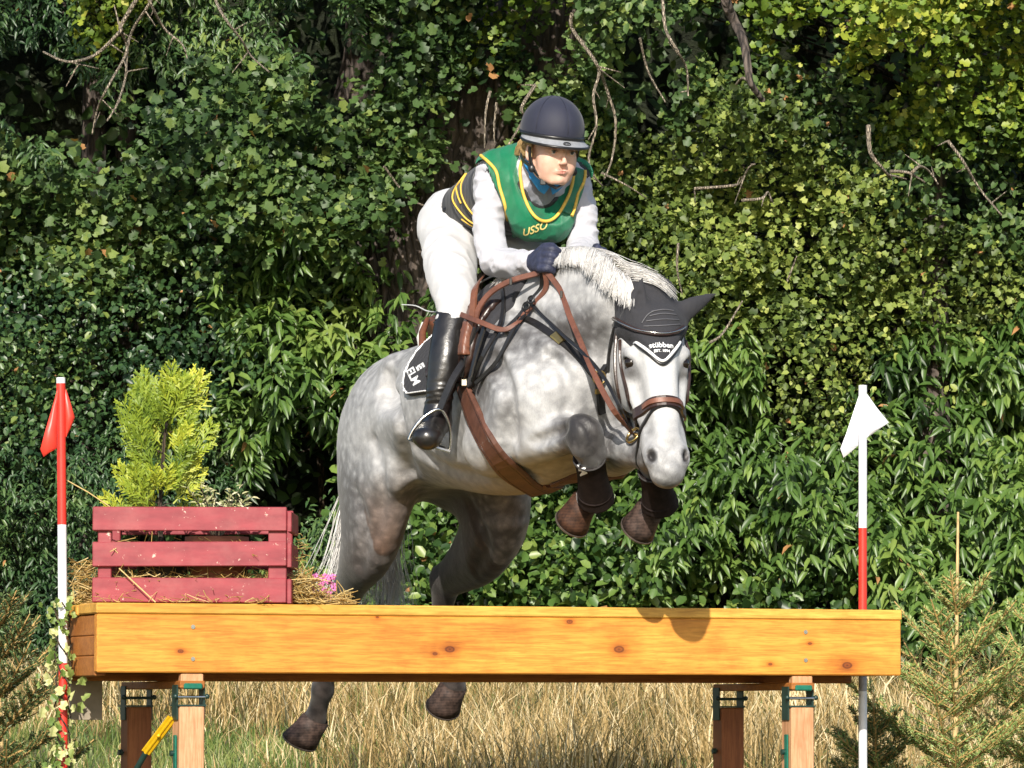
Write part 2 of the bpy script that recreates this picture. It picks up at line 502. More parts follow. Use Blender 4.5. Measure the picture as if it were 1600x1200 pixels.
# plants of the wood edge: name, label, category, shape, palette, leaf size, seeds (photo px, py, reach)
WOOD = [
 ('oak_tree', 'big oak with thick furrowed trunk behind the person, hung with bare vines', 'tree', 'oak', 'green', .060, [(640, 60, 1.0), (560, 300, 1.0), (700, 210, .8), (760, 330, .8), (980, 130, 1.0), (600, 200, 1), (880, 60, .9)]),
 ('oak_tree', 'yellow green oak spreading in full sun above the white flag pole', 'tree', 'oak', 'oakgold', .058, [(1330, 60, 1.1), (1500, 40, 1.2), (1560, 190, 1.2), (1440, 180, .7), (1250, 40, 1.0), (800, 20, .8), (1750, 100, 1)]),
 ('maple_tree', 'field maple with mid green leaves high above the red flag pole', 'tree', 'maple', 'green', .055, [(60, 330, 1.2), (230, 300, 1.2), (400, 260, 1.2), (330, 170, 1), (520, 420, .8), (130, 250, 1), (460, 130, 1), (-200, 300, 1.2)]),
 ('elder_tree', 'dark bluish tree in deep shade behind the pale bare twigs', 'tree', 'lance', 'darkg', .085, [(40, 60, 1.2), (90, 150, 1), (330, 60, 1), (450, 30, 1), (-250, 60, 1.2)]),
 ('oak_tree', 'small sunlit yellow green oak bough hanging behind the pale bare twigs', 'tree', 'oak', 'oakgold', .052, [(140, 50, .7), (110, 20, .6)]),
 ('hawthorn_bush', 'sunny hawthorn with small leaves between the helmet and the white flag', 'bush', 'maple', 'olive', .046, [(1100, 240, 1), (1200, 330, 1), (1330, 380, 1), (1450, 420, 1.1), (1250, 450, 1), (1180, 200, .8), (1000, 330, .9), (1120, 420, .8), (1540, 470, .8), (1000, 230, .8)]),
 ('hazel_bush', 'deep green bush below the gnarled hanging branch between the two oaks', 'bush', 'round', 'green', .055, [(1120, 110, 1), (1300, 230, .9), (1420, 300, .7), (1560, 330, 1), (960, 20, .9), (1750, 400, 1)]),
 ('cherry_shrub', 'glossy long leaved shrub between the golden conifer and the horse rump', 'bush', 'lance', 'lime', .118, [(410, 470, 1), (480, 560, 1), (560, 450, 1), (580, 620, 1), (440, 660, 1), (600, 540, .8), (380, 760, .9)]),
 ('cherry_shrub', 'glossy long leaved shrub between the horse head and the white flag pole', 'bush', 'lance', 'lime', .112, [(1130, 560, 1), (1200, 640, 1), (1140, 720, 1), (1260, 720, 1), (1100, 820, 1), (1240, 840, 1), (1060, 900, 1)]),
 ('cherry_shrub', 'glossy long leaved shrub behind the spruces, beyond the white flag pole', 'bush', 'lance', 'lime', .120, [(1430, 560, .9), (1540, 560, 1.2), (1400, 700, 1.1), (1500, 700, 1.2), (1580, 800, 1.2), (1380, 850, 1.1), (1460, 900, 1.1), (1760, 700, 1.3)]),
 ('hawthorn_bush', 'small leaved bush just above the tip of the white flag pole', 'bush', 'round', 'olive', .044, [(1300, 590, .9), (1330, 520, .8), (1480, 620, .5), (1240, 560, .6)]),
 ('privet_bush', 'dark bush with little dull leaves above the red flag', 'bush', 'round', 'darkg', .046, [(120, 520, 1.1), (250, 470, 1.1), (60, 620, 1.1), (180, 640, 1.1), (320, 560, .9), (30, 480, 1), (-200, 600, 1.2), (280, 400, .8)]),
 ('privet_bush', 'dark low bush behind the red crate', 'bush', 'lance', 'darkg', .075, [(60, 800, 1.2), (220, 760, 1.1), (340, 840, 1), (120, 930, 1.2), (380, 960, 1), (500, 820, 1), (500, 980, 1), (-200, 850, 1.2), (250, 1000, 1)]),
 ('bramble_thicket', 'tangle of broad green leaves under the horse belly', 'bush', 'round', 'lime', .070, [(640, 860, 1), (700, 960, 1), (860, 900, 1.1), (800, 1010, 1), (960, 980, 1.1), (640, 740, .8), (560, 900, .7), (1200, 980, 1.1), (1100, 1020, 1), (1300, 1000, 1)]),
]
M_BARK = None
def bark_material(name, a, b_, sc=14):
    m, nt, b, o = new_mat(name)
    c = coords(nt, (1, 1, .22)); n1 = noise_n(nt, c, sc, 8, .7, 1.0)
    v = nd(nt, 'TexVoronoi', feature='DISTANCE_TO_EDGE'); v.inputs['Scale'].default_value = sc * 1.6; nt.links.new(c, v.inputs['Vector'])
    h = nd(nt, 'Math', operation='MULTIPLY'); nt.links.new(n1, h.inputs[0]); h.inputs[1].default_value = 1.0
    r2 = ramp(nt, v.outputs[0], [(.0, (0, 0, 0)), (.25, (1, 1, 1))])
    nt.links.new(mix(nt, .6, ramp(nt, n1, [(.35, a), (.7, b_)]), r2, 'MULTIPLY'), b.inputs['Base Color'])
    b.inputs['Roughness'].default_value = .9
    bump(nt, b, mix(nt, .5, n1, r2), 1.0, .03)
    return m
M_BARK = bark_material('furrowed_oak_bark', (.045, .035, .030), (.19, .15, .125))
M_TWIG = bark_material('pale_dead_twig', (.34, .27, .19), (.66, .57, .45), 60)
M_STEM = bark_material('brown_stem', (.05, .035, .02), (.16, .11, .07), 40)

seeds = []; 
for w, row in enumerate(WOOD):
    for (px, py, r_) in row[6]:
        x, z = px2xz(px, py); seeds.append((x, z, r_, w))
seeds = np.array(seeds)
def owner(x, z):
    wx = vnoise(x, z, 1, 2.4) * .28; wz = vnoise(x, z, 2, 2.4) * .28
    d = np.sqrt((x[:, None] + wx[:, None] - seeds[None, :, 0]) ** 2 + (z[:, None] + wz[:, None] - seeds[None, :, 1]) ** 2) / seeds[None, :, 2]
    return seeds[np.argmin(d, 1), 3].astype(int)
NCL = 25000
cx = rng.uniform(-3.6, 3.6, NCL); cz = rng.uniform(.5, 5.4, NCL)
own = owner(cx, cz)
# bare places: the trunk of the big oak shows, some dark holes
def seg_d(px, py, a, b):
    ax_, az_ = px2xz(*a); bx_, bz_ = px2xz(*b); dx, dz = bx_ - ax_, bz_ - az_
    t = np.clip(((px - ax_) * dx + (py - az_) * dz) / (dx * dx + dz * dz), 0, 1)
    return np.hypot(px - ax_ - t * dx, py - az_ - t * dz)
trunkd = np.minimum.reduce([seg_d(cx, cz, (640, 480), (650, 330)), seg_d(cx, cz, (650, 330), (730, 190)), seg_d(cx, cz, (730, 190), (860, 70)), seg_d(cx, cz, (720, 230), (700, 420))])
holen = vnoise(cx, cz, 6, 1.5)
thin = np.isin(own, [i for i, r_ in enumerate(WOOD) if r_[0] == 'cherry_shrub']) & (rng.random(NCL) < .35)
keep = ~thin & (trunkd > .11 + .24 * vnoise(cx, cz, 8, 4)) & (holen > -.42)
for hx, hy, hr in ((1120, 60, .26), (1260, 75, .2), (480, 40, .22), (250, 140, .22), (60, 200, .2), (1390, 130, .18), (1500, 300, .18), (700, 410, .25)):
    ax_, az_ = px2xz(hx, hy); keep &= np.hypot(cx - ax_, (cz - az_) * 1.4) > hr * .85 * (1 + .6 * vnoise(cx, cz, hx, 5))
cx, cz, own = cx[keep], cz[keep], own[keep]
dep = rng.random(len(cx)) ** 1.5 * .70
cy = depth_at(cx, cz) + dep
# oak top right hangs nearer
cy = cy - 1.0 * sstep(2.9, 4.6, cz) * sstep(.6, 2.0, cx) - .7 * sstep(3.4, 4.6, cz) * (np.abs(cx + .1) < 1.0)
PLANTS = []
LEAFM = {}
def single_leaves(root, shp, P_, Y_, N_, S_, H_, mat):
    tv, tf = SHAPES[shp]
    for p, y, n_, s_, h_ in zip(P_, Y_, N_, S_, H_):
        key = (shp, mat.name, int(np.clip(h_, 0, .99) * 6))
        if key not in LEAFM:
            me = bpy.data.meshes.new('leaf'); me.from_pydata([tuple(q) for q in tv], [], tf)
            at = me.attributes.new('shade', 'FLOAT', 'POINT'); at.data.foreach_set('value', [key[2] / 6 + .08] * len(tv))
            me.polygons.foreach_set('use_smooth', [True] * len(me.polygons)); me.materials.append(mat); LEAFM[key] = me
        y = y / np.linalg.norm(y); x = np.cross(y, n_); x /= np.linalg.norm(x); z = np.cross(x, y)
        o = bpy.data.objects.new('leaf', LEAFM[key]); COL.objects.link(o); o.parent = root
        o.matrix_parent_inverse = Matrix.Translation(root.location).inverted()
        M_ = Matrix([[x[i] * s_, y[i] * s_, z[i] * s_, p[i]] for i in range(3)] + [[0, 0, 0, 1]])
        o.matrix_basis = M_
for w, (nm, lab, cat, shp, pal, sz_, sd) in enumerate(WOOD):
    idx = np.where(own == w)[0]
    if not len(idx): continue
    C = np.stack([cx[idx], cy[idx], cz[idx]], 1); n = len(C); sz_ = sz_ * (1.05 if shp == 'lance' and 'cherry' in nm else .90 if shp in ('oak', 'maple') and nm != 'hawthorn_bush' else .84)
    out = np.stack([rng.normal(0, .5, n), np.full(n, -1.0), rng.normal(.25, .4, n)], 1); out /= np.linalg.norm(out, axis=1)[:, None]
    base = (.38 if 'cherry' in nm else .44) + .5 * vnoise(C[:, 0], C[:, 2], 20 + w, 1.8) + .25 * vnoise(C[:, 0], C[:, 2], 40 + w, 6)
    P_, Y_, N_, S_, H_ = [], [], [], [], []
    if shp == 'lance':
        k = 7
        for j in range(k):
            t = j / (k - 1); ang = j * 2.4 + rng.uniform(0, 6.28, n)
            side = np.stack([np.cos(ang), -.35 * np.ones(n), np.sin(ang) * .6], 1)
            P_.append(C + out * (t * .13) + rng.normal(0, .012, (n, 3)) + np.array([0, 0, .04]) * t)
            yd = side * (.95 - .45 * t) + out * (.25 + .5 * t) + np.array([0, 0, -.50]) + rng.normal(0, .10, (n, 3)); Y_.append(yd)
            N_.append(np.array([-.1, -.55, .85]) + rng.normal(0, .30, (n, 3)))
            S_.append(sz_ * rng.uniform(.65, 1.15, n) * (1 - .25 * t)); H_.append(base + .22 * t + rng.normal(0, .13, n))
    else:
        k = 7
        for j in range(k):
            P_.append(C + rng.normal(0, .045, (n, 3)) + out * rng.uniform(0, .07, (n, 1)))
            yd = rng.normal(0, .75, (n, 3)) + out * .5 + np.array([0, 0, -.25]); Y_.append(yd)
            N_.append(np.array([-.12, -.75, .65]) + rng.normal(0, .38, (n, 3)))
            S_.append(sz_ * rng.uniform(.45, 1.35, n)); H_.append(base + rng.normal(0, .26, n))
    P_, Y_, N_, S_, H_ = (np.concatenate(q) for q in (P_, Y_, N_, S_, H_))
    rare = rng.random(len(H_)) < .004; H_ = np.clip(H_, 0, .93); H_[rare] = 1
    cen = C.mean(0); bx = float(cen[0]); by = float(cen[1]) + .9
    root = empty(nm, (bx, by, float(ground_z(bx, by))))
    tag(root, lab, cat)
    PLANTS.append((root, C))
    if nm == 'cherry_shrub':
        front = np.argsort(np.tile(C[:, 1], k))[:900]; front = front[rng.permutation(900)[:150]]
        single_leaves(root, shp, P_[front], Y_[front], N_[front], S_[front], H_[front], MLEAF[pal])
        mask = np.ones(len(P_), bool); mask[front] = False; P_, Y_, N_, S_, H_ = P_[mask], Y_[mask], N_[mask], S_[mask], H_[mask]
    leaves_mesh('crown', shp, P_, Y_, N_, S_, np.clip(H_, 0, 1), MLEAF[pal], root, 'stuff')
    # stems inside: limbs that reach the clumps
    mb_ = MB(); g0 = Vector((bx, by, float(ground_z(bx, by)) - .1))
    if w == 0:
        tr_ = [P(640, 1050, 10.2), P(636, 700, 10.1), P(640, 480, 10.0), P(655, 330, 9.9), P(735, 190, 9.8), P(830, 60, 9.8), P(880, -120, 9.9), P(900, -420, 10.0)]
        cc_ = catmull([list(p) for p in tr_], 6); mb_.tube(cc_, list(np.interp(np.arange(len(cc_)), [0, 12, 18, 24, 30, 42], [.36, .30, .30, .33, .34, .30])), 22)
        c2_ = catmull([list(P(700, 480, 10.2)), list(P(725, 330, 10.1)), list(P(750, 240, 10.0)), list(P(760, 150, 9.9))], 5); mb_.tube(c2_, .17, 14)
        c2_ = catmull([list(P(560, 160, 10.3)), list(P(580, 60, 10.2)), list(P(570, -60, 10.1)), list(P(540, -300, 10))], 5); mb_.tube(c2_, .14, 12)
        mb_.build('trunk', M_BARK, root)
    else:
        hgt = float(C[:, 2].max()); rr0 = .10 if 'tree' in nm else .03
        nst = 1 if 'tree' in nm else 4
        for q in range(nst):
            sx = (q - (nst - 1) / 2) * .22
            p0 = g0 + Vector((sx, 0, 0)); p1 = Vector((bx + sx * 1.6, by + .05, g0.z + (float(cen[2]) - g0.z) * .6)); p2 = Vector((float(cen[0]) + sx * 2, by - .1, float(cen[2])))
            mb_.tube(catmull([list(p0), list(p1), list(p2)], 4), list(np.linspace(rr0, rr0 * .5, 9)), 8)
        for q in rng.choice(len(C), min(30, len(C)), replace=False):
            e = Vector(C[q]) + Vector((0, .10, 0)); a = p2 + Vector((0, .5, (e.z - p2.z) * .3)); mid_ = (a + e) / 2 + Vector((0, .30, .05))
            mb_.tube(catmull([list(a), list(mid_), list(e)], 4), list(np.linspace(min(rr0 * .4, .018), .003, 9)), 5)
        mb_.build('trunk' if 'tree' in nm else 'stems', M_BARK if 'tree' in nm else M_STEM, root)

# dark backing sheet behind the leaves, the wood's inner shade painted into its colour
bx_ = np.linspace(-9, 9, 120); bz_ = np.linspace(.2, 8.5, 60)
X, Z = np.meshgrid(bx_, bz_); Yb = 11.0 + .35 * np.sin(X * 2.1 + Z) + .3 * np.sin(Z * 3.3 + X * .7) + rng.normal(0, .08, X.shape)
m, nt, b, o = new_mat('painted_thicket_shade'); c = coords(nt); n = noise_n(nt, c, 9, 8, .7)
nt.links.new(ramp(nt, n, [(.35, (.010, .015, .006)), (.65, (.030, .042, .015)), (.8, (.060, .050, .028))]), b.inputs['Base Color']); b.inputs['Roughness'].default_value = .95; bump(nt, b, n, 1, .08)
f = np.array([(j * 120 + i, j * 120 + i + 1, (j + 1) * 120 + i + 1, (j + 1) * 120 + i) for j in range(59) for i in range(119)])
tag(mesh_np('thicket_backing', np.stack([X.ravel(), Yb.ravel(), Z.ravel()], 1), f, m, None), 'dark backing sheet with the shade of the wood painted in, seen through gaps in the leaves', 'thicket', kind='stuff')

ni = 14000
xi = rng.uniform(-3.8, 3.8, ni); zi = rng.uniform(.4, 5.6, ni)
Pi = np.stack([xi, depth_at(xi, zi) + .75 + rng.random(ni) * .7, zi], 1)
o_ = leaves_mesh('undergrowth', 'round', Pi, rng.normal(0, .7, (ni, 3)) + [0, -.3, -.2], np.array([-.1, -.8, .6]) + rng.normal(0, .5, (ni, 3)), rng.uniform(.05, .10, ni), np.clip(.35 + .4 * vnoise(xi, zi, 71, 2.2) + rng.normal(0, .12, ni), 0, .9), MLEAF['green'], None)
tag(o_, 'shaded leaves deep inside the wood edge behind the bushes', 'undergrowth', kind='stuff')

# bare and dead branches, each a part of the tree it hangs from
BR = [(3, [(225, -20), (190, 38), (187, 50), (150, 85), (118, 96), (95, 94), (68, 81)], 6.9, .011),
 (3, [(189, 50), (198, 80), (168, 136), (152, 171), (144, 210)], 6.9, .008), (3, [(240, -20), (233, 7), (206, 49), (198, 84), (196, 122), (182, 165), (167, 189)], 6.9, .009),
 (3, [(230, -10), (236, 7), (257, 45), (282, 66), (290, 80)], 6.9, .008), (3, [(336, -20), (338, 3), (353, 31), (378, 63), (392, 87), (420, 112)], 6.9, .008),
 (6, [(1130, -60), (1134, 0), (1148, 35), (1161, 63), (1169, 108), (1173, 130), (1192, 157)], 7.8, .030), (6, [(1173, 128), (1160, 122), (1150, 132)], 7.8, .010),
 (6, [(1035, -10), (1040, 45), (1057, 77), (1073, 108), (1075, 150)], 7.7, .009), (6, [(1357, 196), (1360, 238), (1378, 262), (1393, 280)], 8.2, .013),
 (6, [(1481, 220), (1505, 252), (1530, 294), (1565, 336)], 8.0, .009), (5, [(1085, 295), (1145, 290), (1158, 284), (1170, 262), (1180, 256)], 8.0, .008),
 (5, [(1160, 313), (1190, 310), (1200, 300), (1205, 314)], 8.0, .008), (5, [(1393, 268), (1420, 270), (1445, 285)], 8.1, .010), (5, [(1425, 270), (1437, 260), (1452, 268), (1466, 288)], 8.1, .009),
 (0, [(894, 20), (894, 45), (927, 91), (936, 115), (927, 150), (932, 196), (920, 245), (927, 273), (941, 290)], 8.3, .010), (0, [(937, 108), (948, 140), (962, 189), (957, 245), (944, 280)], 8.3, .009),
 (0, [(836, 133), (815, 168), (818, 185), (794, 227)], 8.4, .010), (0, [(766, 143), (759, 175), (757, 231)], 8.5, .008), (0, [(776, 160), (772, 200), (773, 225)], 8.5, .006),
 (0, [(1000, 60), (1012, 110), (1040, 160)], 8.3, .007), (5, [(1110, 535), (1130, 520), (1160, 470)], 7.8, .008), (5, [(1060, 380), (1058, 420), (1066, 460)], 7.8, .007), (5, [(1230, 440), (1245, 400)], 7.9, .006),
 (0, [(600, 260), (640, 310), (690, 330)], 9.0, .007), (0, [(940, 270), (980, 290), (1010, 310)], 8.3, .006)]
for w, pts, Y, rad in BR:
    mb_ = MB(); c_ = catmull([list(P(a, b, Y + .1 * math.sin(a * .1))) for a, b in pts], 4)
    mb_.tube(c_, list(np.linspace(rad, rad * .45, len(c_))), 7)
    for k in range(0, len(c_) - 1, 5):
        if rad < .02 and len(c_) > 12:
            d = Vector((rng.normal(0, .05), rng.normal(0, .03), rng.normal(-.02, .05))); p = Vector(c_[k]); mb_.tube([p, p + d * .6, p + d], [rad * .5, rad * .35, rad * .15], 5)
    root = [r_ for r_, C in PLANTS if r_['label'] == WOOD[w][1]][0]
    mb_.build('dead_branch', M_TWIG if rad < .02 else M_BARK, root)

# a neighbouring tree outside the frame on the left whose crown shades the upper left of the wood
shade = empty('oak_tree', (-6.6, 4.6, float(ground_z(-6.6, 4.6)))); tag(shade, 'tall oak standing just outside the left edge, its crown shading the wood', 'tree')
mb_ = MB(); mb_.tube(catmull([[-6.6, 4.6, -.1], [-6.5, 4.5, 2.5], [-6.2, 4.3, 5], [-5.6, 4.0, 7.5]], 5), list(np.linspace(.34, .18, 16)), 14)
for e in ([-3.2, 3.7, 6.3], [-4.6, 3.3, 6.9], [-2.4, 4.4, 6.6], [-5.0, 5.2, 7.6]): mb_.tube(catmull([[-6.3, 4.35, 4.6], [(-6.3 + e[0]) / 2, 4.1, (4.6 + e[2]) / 2 + .3], e], 5), list(np.linspace(.13, .04, 11)), 8)
mb_.build('trunk', M_BARK, shade)
C = []
for (x, y, z, r_) in ((-4.6, 3.4, 6.6, 1.1), (-5.4, 4.6, 7.2, 1.4), (-3.9, 4.6, 6.9, .9), (-2.6, 4.4, 6.8, .4)):
    k = int(210 * r_ * r_); q = rng.normal(0, 1, (k, 3)); q /= np.linalg.norm(q, axis=1)[:, None]
    C.append(np.array([x, y, z]) + q * r_ * rng.uniform(.3, 1, (k, 1)) * [1, .9, .6])
C = np.concatenate(C); n = len(C)
P_ = np.concatenate([C + rng.normal(0, .08, (n, 3)) for _ in range(4)])
leaves_mesh('crown', 'oak', P_, rng.normal(0, 1, (len(P_), 3)), rng.normal(0, 1, (len(P_), 3)), rng.uniform(.08, .13, len(P_)), rng.uniform(.1, .7, len(P_)), MLEAF['green'], shade)

# ---------------------------------------------------------------- grass
def blades(name, n, xr, yr, hfun, wfun, palm, dens, label):
    x = rng.uniform(*xr, n); y = yr[0] + (yr[1] - yr[0]) * rng.random(n)
    k = rng.random(n) < dens(x, y); x, y = x[k], y[k]; n = len(x)
    z = ground_z(x, y) - .01; h = hfun(n, x, y); w = wfun(n); a = rng.uniform(0, 6.28, n); lean = rng.normal(0, .38, (n, 2)); 
    lv = [0, .55, 1.0]; V_ = []
    for t in lv:
        bx2 = x + lean[:, 0] * h * t * t; by2 = y + lean[:, 1] * h * t * t; bz2 = z + h * (t - .22 * t * t * np.hypot(lean[:, 0], lean[:, 1]))
        ww = w * (1 - t) ** .6 if t < 1 else 0 * w
        V_.append(np.stack([bx2 - np.cos(a) * ww, by2 - np.sin(a) * ww, bz2], 1))
        if t < 1: V_.append(np.stack([bx2 + np.cos(a) * ww, by2 + np.sin(a) * ww, bz2], 1))
    V_ = np.stack(V_, 1)
    t_ = np.array([(0, 1, 3), (0, 3, 2), (2, 3, 4)])
    F_ = (t_[None] + (np.arange(n) * 5)[:, None, None]).reshape(-1, 3)
    sh_ = np.clip(.5 + .5 * vnoise(x, y, 33, 1.2) + rng.normal(0, .3, n), 0, 1)
    o = mesh_np(name, V_.reshape(-1, 3), F_, palm, None, True, {'shade': np.repeat(sh_, 5)})
    tag(o, label, 'grass', kind='stuff')
M_DRY = leaf_material('dry_grass_blade', [(0, (.05, .05, .018)), (.3, (.22, .15, .05)), (.65, (.56, .39, .17)), (1, (.84, .70, .44))], .2, .6)
M_GRN = leaf_material('green_grass_blade', [(0, (.05, .09, .02)), (.5, (.13, .20, .045)), (1, (.32, .34, .11))], .25, .5)
def lawn(x, y): return sstep(-.3, -1.2, x) * sstep(6.6, 5.2, y)
blades('dry_grass', 46000, (-4.2, 4.2), (2.2, 9.0), lambda n, x, y: rng.uniform(.10, .36, n) * (1 - .55 * lawn(x, y)) * (.75 + .6 * np.clip(vnoise(x, y, 51, 1.6) + .3, 0, 1)), lambda n: rng.uniform(.0022, .0058, n), M_DRY, lambda x, y: 1 - .82 * lawn(x, y), 'tall dry straw coloured grass on the bank below the bushes')
blades('green_grass', 60000, (-4.2, 4.2), (1.4, 8.6), lambda n, x, y: rng.uniform(.05, .16, n) + .08 * rng.random(n) * sstep(6, 8, y), lambda n: rng.uniform(.002, .0045, n), M_GRN, lambda x, y: .25 + .5 * (vnoise(x, y, 52, .8) > -.05) + .7 * lawn(x, y), 'short green grass on the bank behind the timber fence')
# ================================================================ the horse
FH = np.array([.342, -.94, 0]); RH = np.array([-.94, -.342, 0]); UP = np.array([0, 0, 1.0])
def H(s, t, z): return FH * s + RH * t + UP * z
HP = np.array([.417, -.64, 1.975]); HM = np.array([.468, -.92, 1.41])
HD = (HM - HP) / np.linalg.norm(HM - HP)
HR = np.array([-.985, -.17, 0]); HR = HR - HD * (HR @ HD); HR /= np.linalg.norm(HR)
HN = np.cross(HR, HD); HN = HN if HN[1] < 0 else -HN
def K(a, b, c): return HP + HD * a + HR * b + HN * c      # a down the face, b to the horse's right, c out of the forehead
def PA(px, py, Y): return np.array(P(px, py, Y))

def sculpt_horse():
    g = Grid((-.95, -1.12, .52), (.72, 1.62, 2.26), .0074)
    # trunk
    tr = [(-1.13, 0, 1.66, .13, .15), (-1.0, 0, 1.655, .23, .22), (-.8, 0, 1.675, .265, .245), (-.55, 0, 1.69, .26, .245), (-.3, 0, 1.69, .275, .265), (-.05, -.0, 1.70, .25, .30), (.15, -.01, 1.725, .225, .315), (.33, -.02, 1.74, .20, .28), (.47, -.03, 1.755, .16, .21)]
    g.chain([H(*p[:3]) for p in tr], [p[3:] for p in tr], u=RH, k=.02)
    # neck
    nk = [(.0, 0, 1.82, .13, .2), (.2, -.01, 1.87, .125, .215), (.37, -.03, 1.935, .105, .20), (.52, -.06, 1.965, .088, .155), (.63, -.09, 1.935, .080, .105)]
    g.chain([H(*p[:3]) for p in nk], [p[3:] for p in nk], u=RH, k=.07)
    g.chain([H(-.08, 0, 1.99), H(.12, 0, 2.035), H(.3, -.02, 2.085)], [.045, .05, .04], k=.06)
    # shoulders, chest
    for sg in (1, -1):
        g.chain([H(.08, sg * .10, 1.94), H(.26, sg * .145 - .01, 1.80), H(.45, sg * .14 - .03, 1.69)], [(.05, .11), (.075, .12), (.08, .10)], u=RH, k=.06)
        g.chain([H(.46, sg * .14 - .03, 1.68), H(.36, sg * .15 - .02, 1.60), H(.24, sg * .14, 1.535)], [.085, .09, .085], k=.05)
        g.ell(H(.50, sg * .075 - .03, 1.67), (.07, .075, .12), [FH, RH, UP], .035)
    g.ell(H(.53, -.03, 1.62), (.03, .02, .14), [FH, RH, UP], .03, True)
    g.ell(H(.02, .26, 1.60), (.07, .03, .16), [FH, RH, UP], .05, True)        # behind the elbow
    # right fore
    kR = PA(912, 678, -.66)
    g.chain([H(.22, .15, 1.54), H(.36, .115, 1.55), PA(862, 684, -.53), kR], [.085, .083, .066, .046], k=.04)
    g.ell(PA(914, 676, -.672), (.054, .05, .054), None, .02)
    g.ell(PA(905, 662, -.66), (.035, .04, .03), None, .02)
    fR = PA(930, 772, -.50)
    g.chain([kR, PA(922, 712, -.645), PA(926, 742, -.57), fR], [.046, .042, .033, .035], k=.02)
    g.ell(fR, (.04, .042, .042), None, .015)
    g.chain([fR, PA(922, 780, -.46), PA(914, 783, -.425)], [.037, .036, .042], k=.015)
    # left fore
    kL = PA(1022, 712, -.74)
    g.chain([H(.24, -.17, 1.54), H(.40, -.185, 1.52), PA(985, 700, -.62), kL], [.085, .08, .062, .045], k=.04)
    g.ell(kL, (.05, .05, .052), None, .02)
    fL = PA(1030, 782, -.60)
    g.chain([kL, PA(1022, 750, -.68), fL], [.042, .033, .036], k=.02)
    g.ell(fL, (.04, .042, .042), None, .015)
    g.chain([fL, PA(1024, 790, -.555), PA(1017, 793, -.52)], [.037, .036, .042], k=.015)
    # right hind
    q = [(-.78, .11, 1.72, .14, .20), (-.84, .15, 1.55, .125, .25), (-.86, .165, 1.42, .105, .225), (-.90, .17, 1.31, .088, .165), (-1.0, .172, 1.22, .068, .105), (-1.12, .17, 1.14, .045, .058)]
    g.chain([H(*p[:3]) for p in q], [p[3:] for p in q], u=RH, k=.06)
    g.chain([H(-1.13, .17, 1.15), H(-1.2, .17, 1.15)], [.035, .026], k=.035)      # point of hock
    g.chain([H(-1.12, .17, 1.14), H(-1.19, .17, 1.06), H(-1.3, .168, .93), H(-1.42, .166, .81)], [(.045, .055), (.036, .046), (.029, .036), (.036, .042)], u=RH, k=.03)
    g.chain([H(-1.42, .166, .80), H(-1.46, .166, .75), H(-1.49, .17, .70)], [.041, .034, .044], k=.02)
    # left hind
    q = [(-.76, -.11, 1.70, .14, .20), (-.70, -.16, 1.52, .12, .23), (-.66, -.18, 1.40, .105, .20), (-.76, -.18, 1.29, .08, .15), (-.92, -.17, 1.215, .06, .095), (-1.08, -.155, 1.165, .045, .06)]
    g.chain([H(*p[:3]) for p in q], [p[3:] for p in q], u=RH, k=.06)
    g.chain([H(-1.08, -.155, 1.17), H(-1.16, -.155, 1.20)], [.036, .026], k=.035)
    g.chain([H(-1.08, -.155, 1.165), H(-1.12, -.16, 1.06), H(-1.14, -.175, .95), H(-1.15, -.20, .89)], [(.045, .055), (.036, .044), (.030, .034), (.036, .042)], u=RH, k=.03)
    g.chain([H(-1.15, -.20, .875), H(-1.17, -.21, .84), H(-1.18, -.22, .815)], [.041, .036, .046], k=.02)
    # dock of the tail, flank fold, withers, hip
    g.chain([H(-1.08, 0, 1.82), H(-1.2, 0, 1.80), H(-1.28, 0, 1.70)], [.05, .035, .02], k=.04)
    g.ell(H(-.62, .19, 1.50), (.1, .05, .08), [FH, RH, UP], .06)
    g.ell(H(-.5, .24, 1.76), (.06, .05, .06), [FH, RH, UP], .06, True)       # hollow of the flank
    g.ell(H(-.62, .17, 1.85), (.06, .05, .03), [FH, RH, UP], .05)            # point of hip
    g.ell(H(-1.0, .09, 1.52), (.12, .10, .2), [FH, RH, UP], .06)
    g.ell(H(-.86, -.10, 1.60), (.14, .10, .2), [FH, RH, UP], .06)
    g.blur(it=5)
    # head
    hd = [(-.02, -.06, .082, .085), (.06, -.06, .088, .10), (.14, -.07, .094, .115), (.22, -.075, .090, .118), (.3, -.07, .078, .10), (.38, -.058, .066, .08), (.46, -.052, .058, .067), (.53, -.05, .056, .062), (.585, -.048, .050, .052)]
    g.chain([K(a, 0, c) for a, c, _, _ in hd], [(x, y) for _, _, x, y in hd], u=HR, k=.05)
    ax = [HD, HR, HN]
    for sg in (1, -1):
        g.ell(K(.20, sg * .062, -.135), (.12, .046, .09), ax, .045)             # jowl
        g.ell(K(.19, sg * .080, -.018), (.045, .022, .026), ax, .03)            # brow
        g.ell(K(.228, sg * .086, -.026), (.021, .018, .017), ax, .010, True)     # eye socket
        g.ell(K(.252, sg * .082, -.032), (.016, .012, .016), ax, .016)           # under the eye
        g.ell(K(.10, sg * .062, -.02), (.05, .03, .04), ax, .03)                 # temple
        g.ell(K(.155, sg * .078, -.012), (.03, .018, .018), ax, .025, True)      # hollow over the eye
        g.chain([K(.26, sg * .077, -.07), K(.33, sg * .068, -.065), K(.40, sg * .058, -.06)], [.014, .014, .008], k=.025)   # facial crest
        g.ell(K(.34, sg * .070, -.022), (.06, .014, .018), ax, .03, True)
        g.ell(K(.552, sg * .042, -.022), (.036, .025, .030), ax, .025)           # nostril
        g.ell(K(.556, sg * .052, -.004), (.021, .011, .020), [HD * .9 + HR * sg * -.35, HR * .9 + HD * sg * .35, HN], .006, True)
        g.ell(K(.50, sg * .05, -.05), (.05, .014, .03), ax, .025)
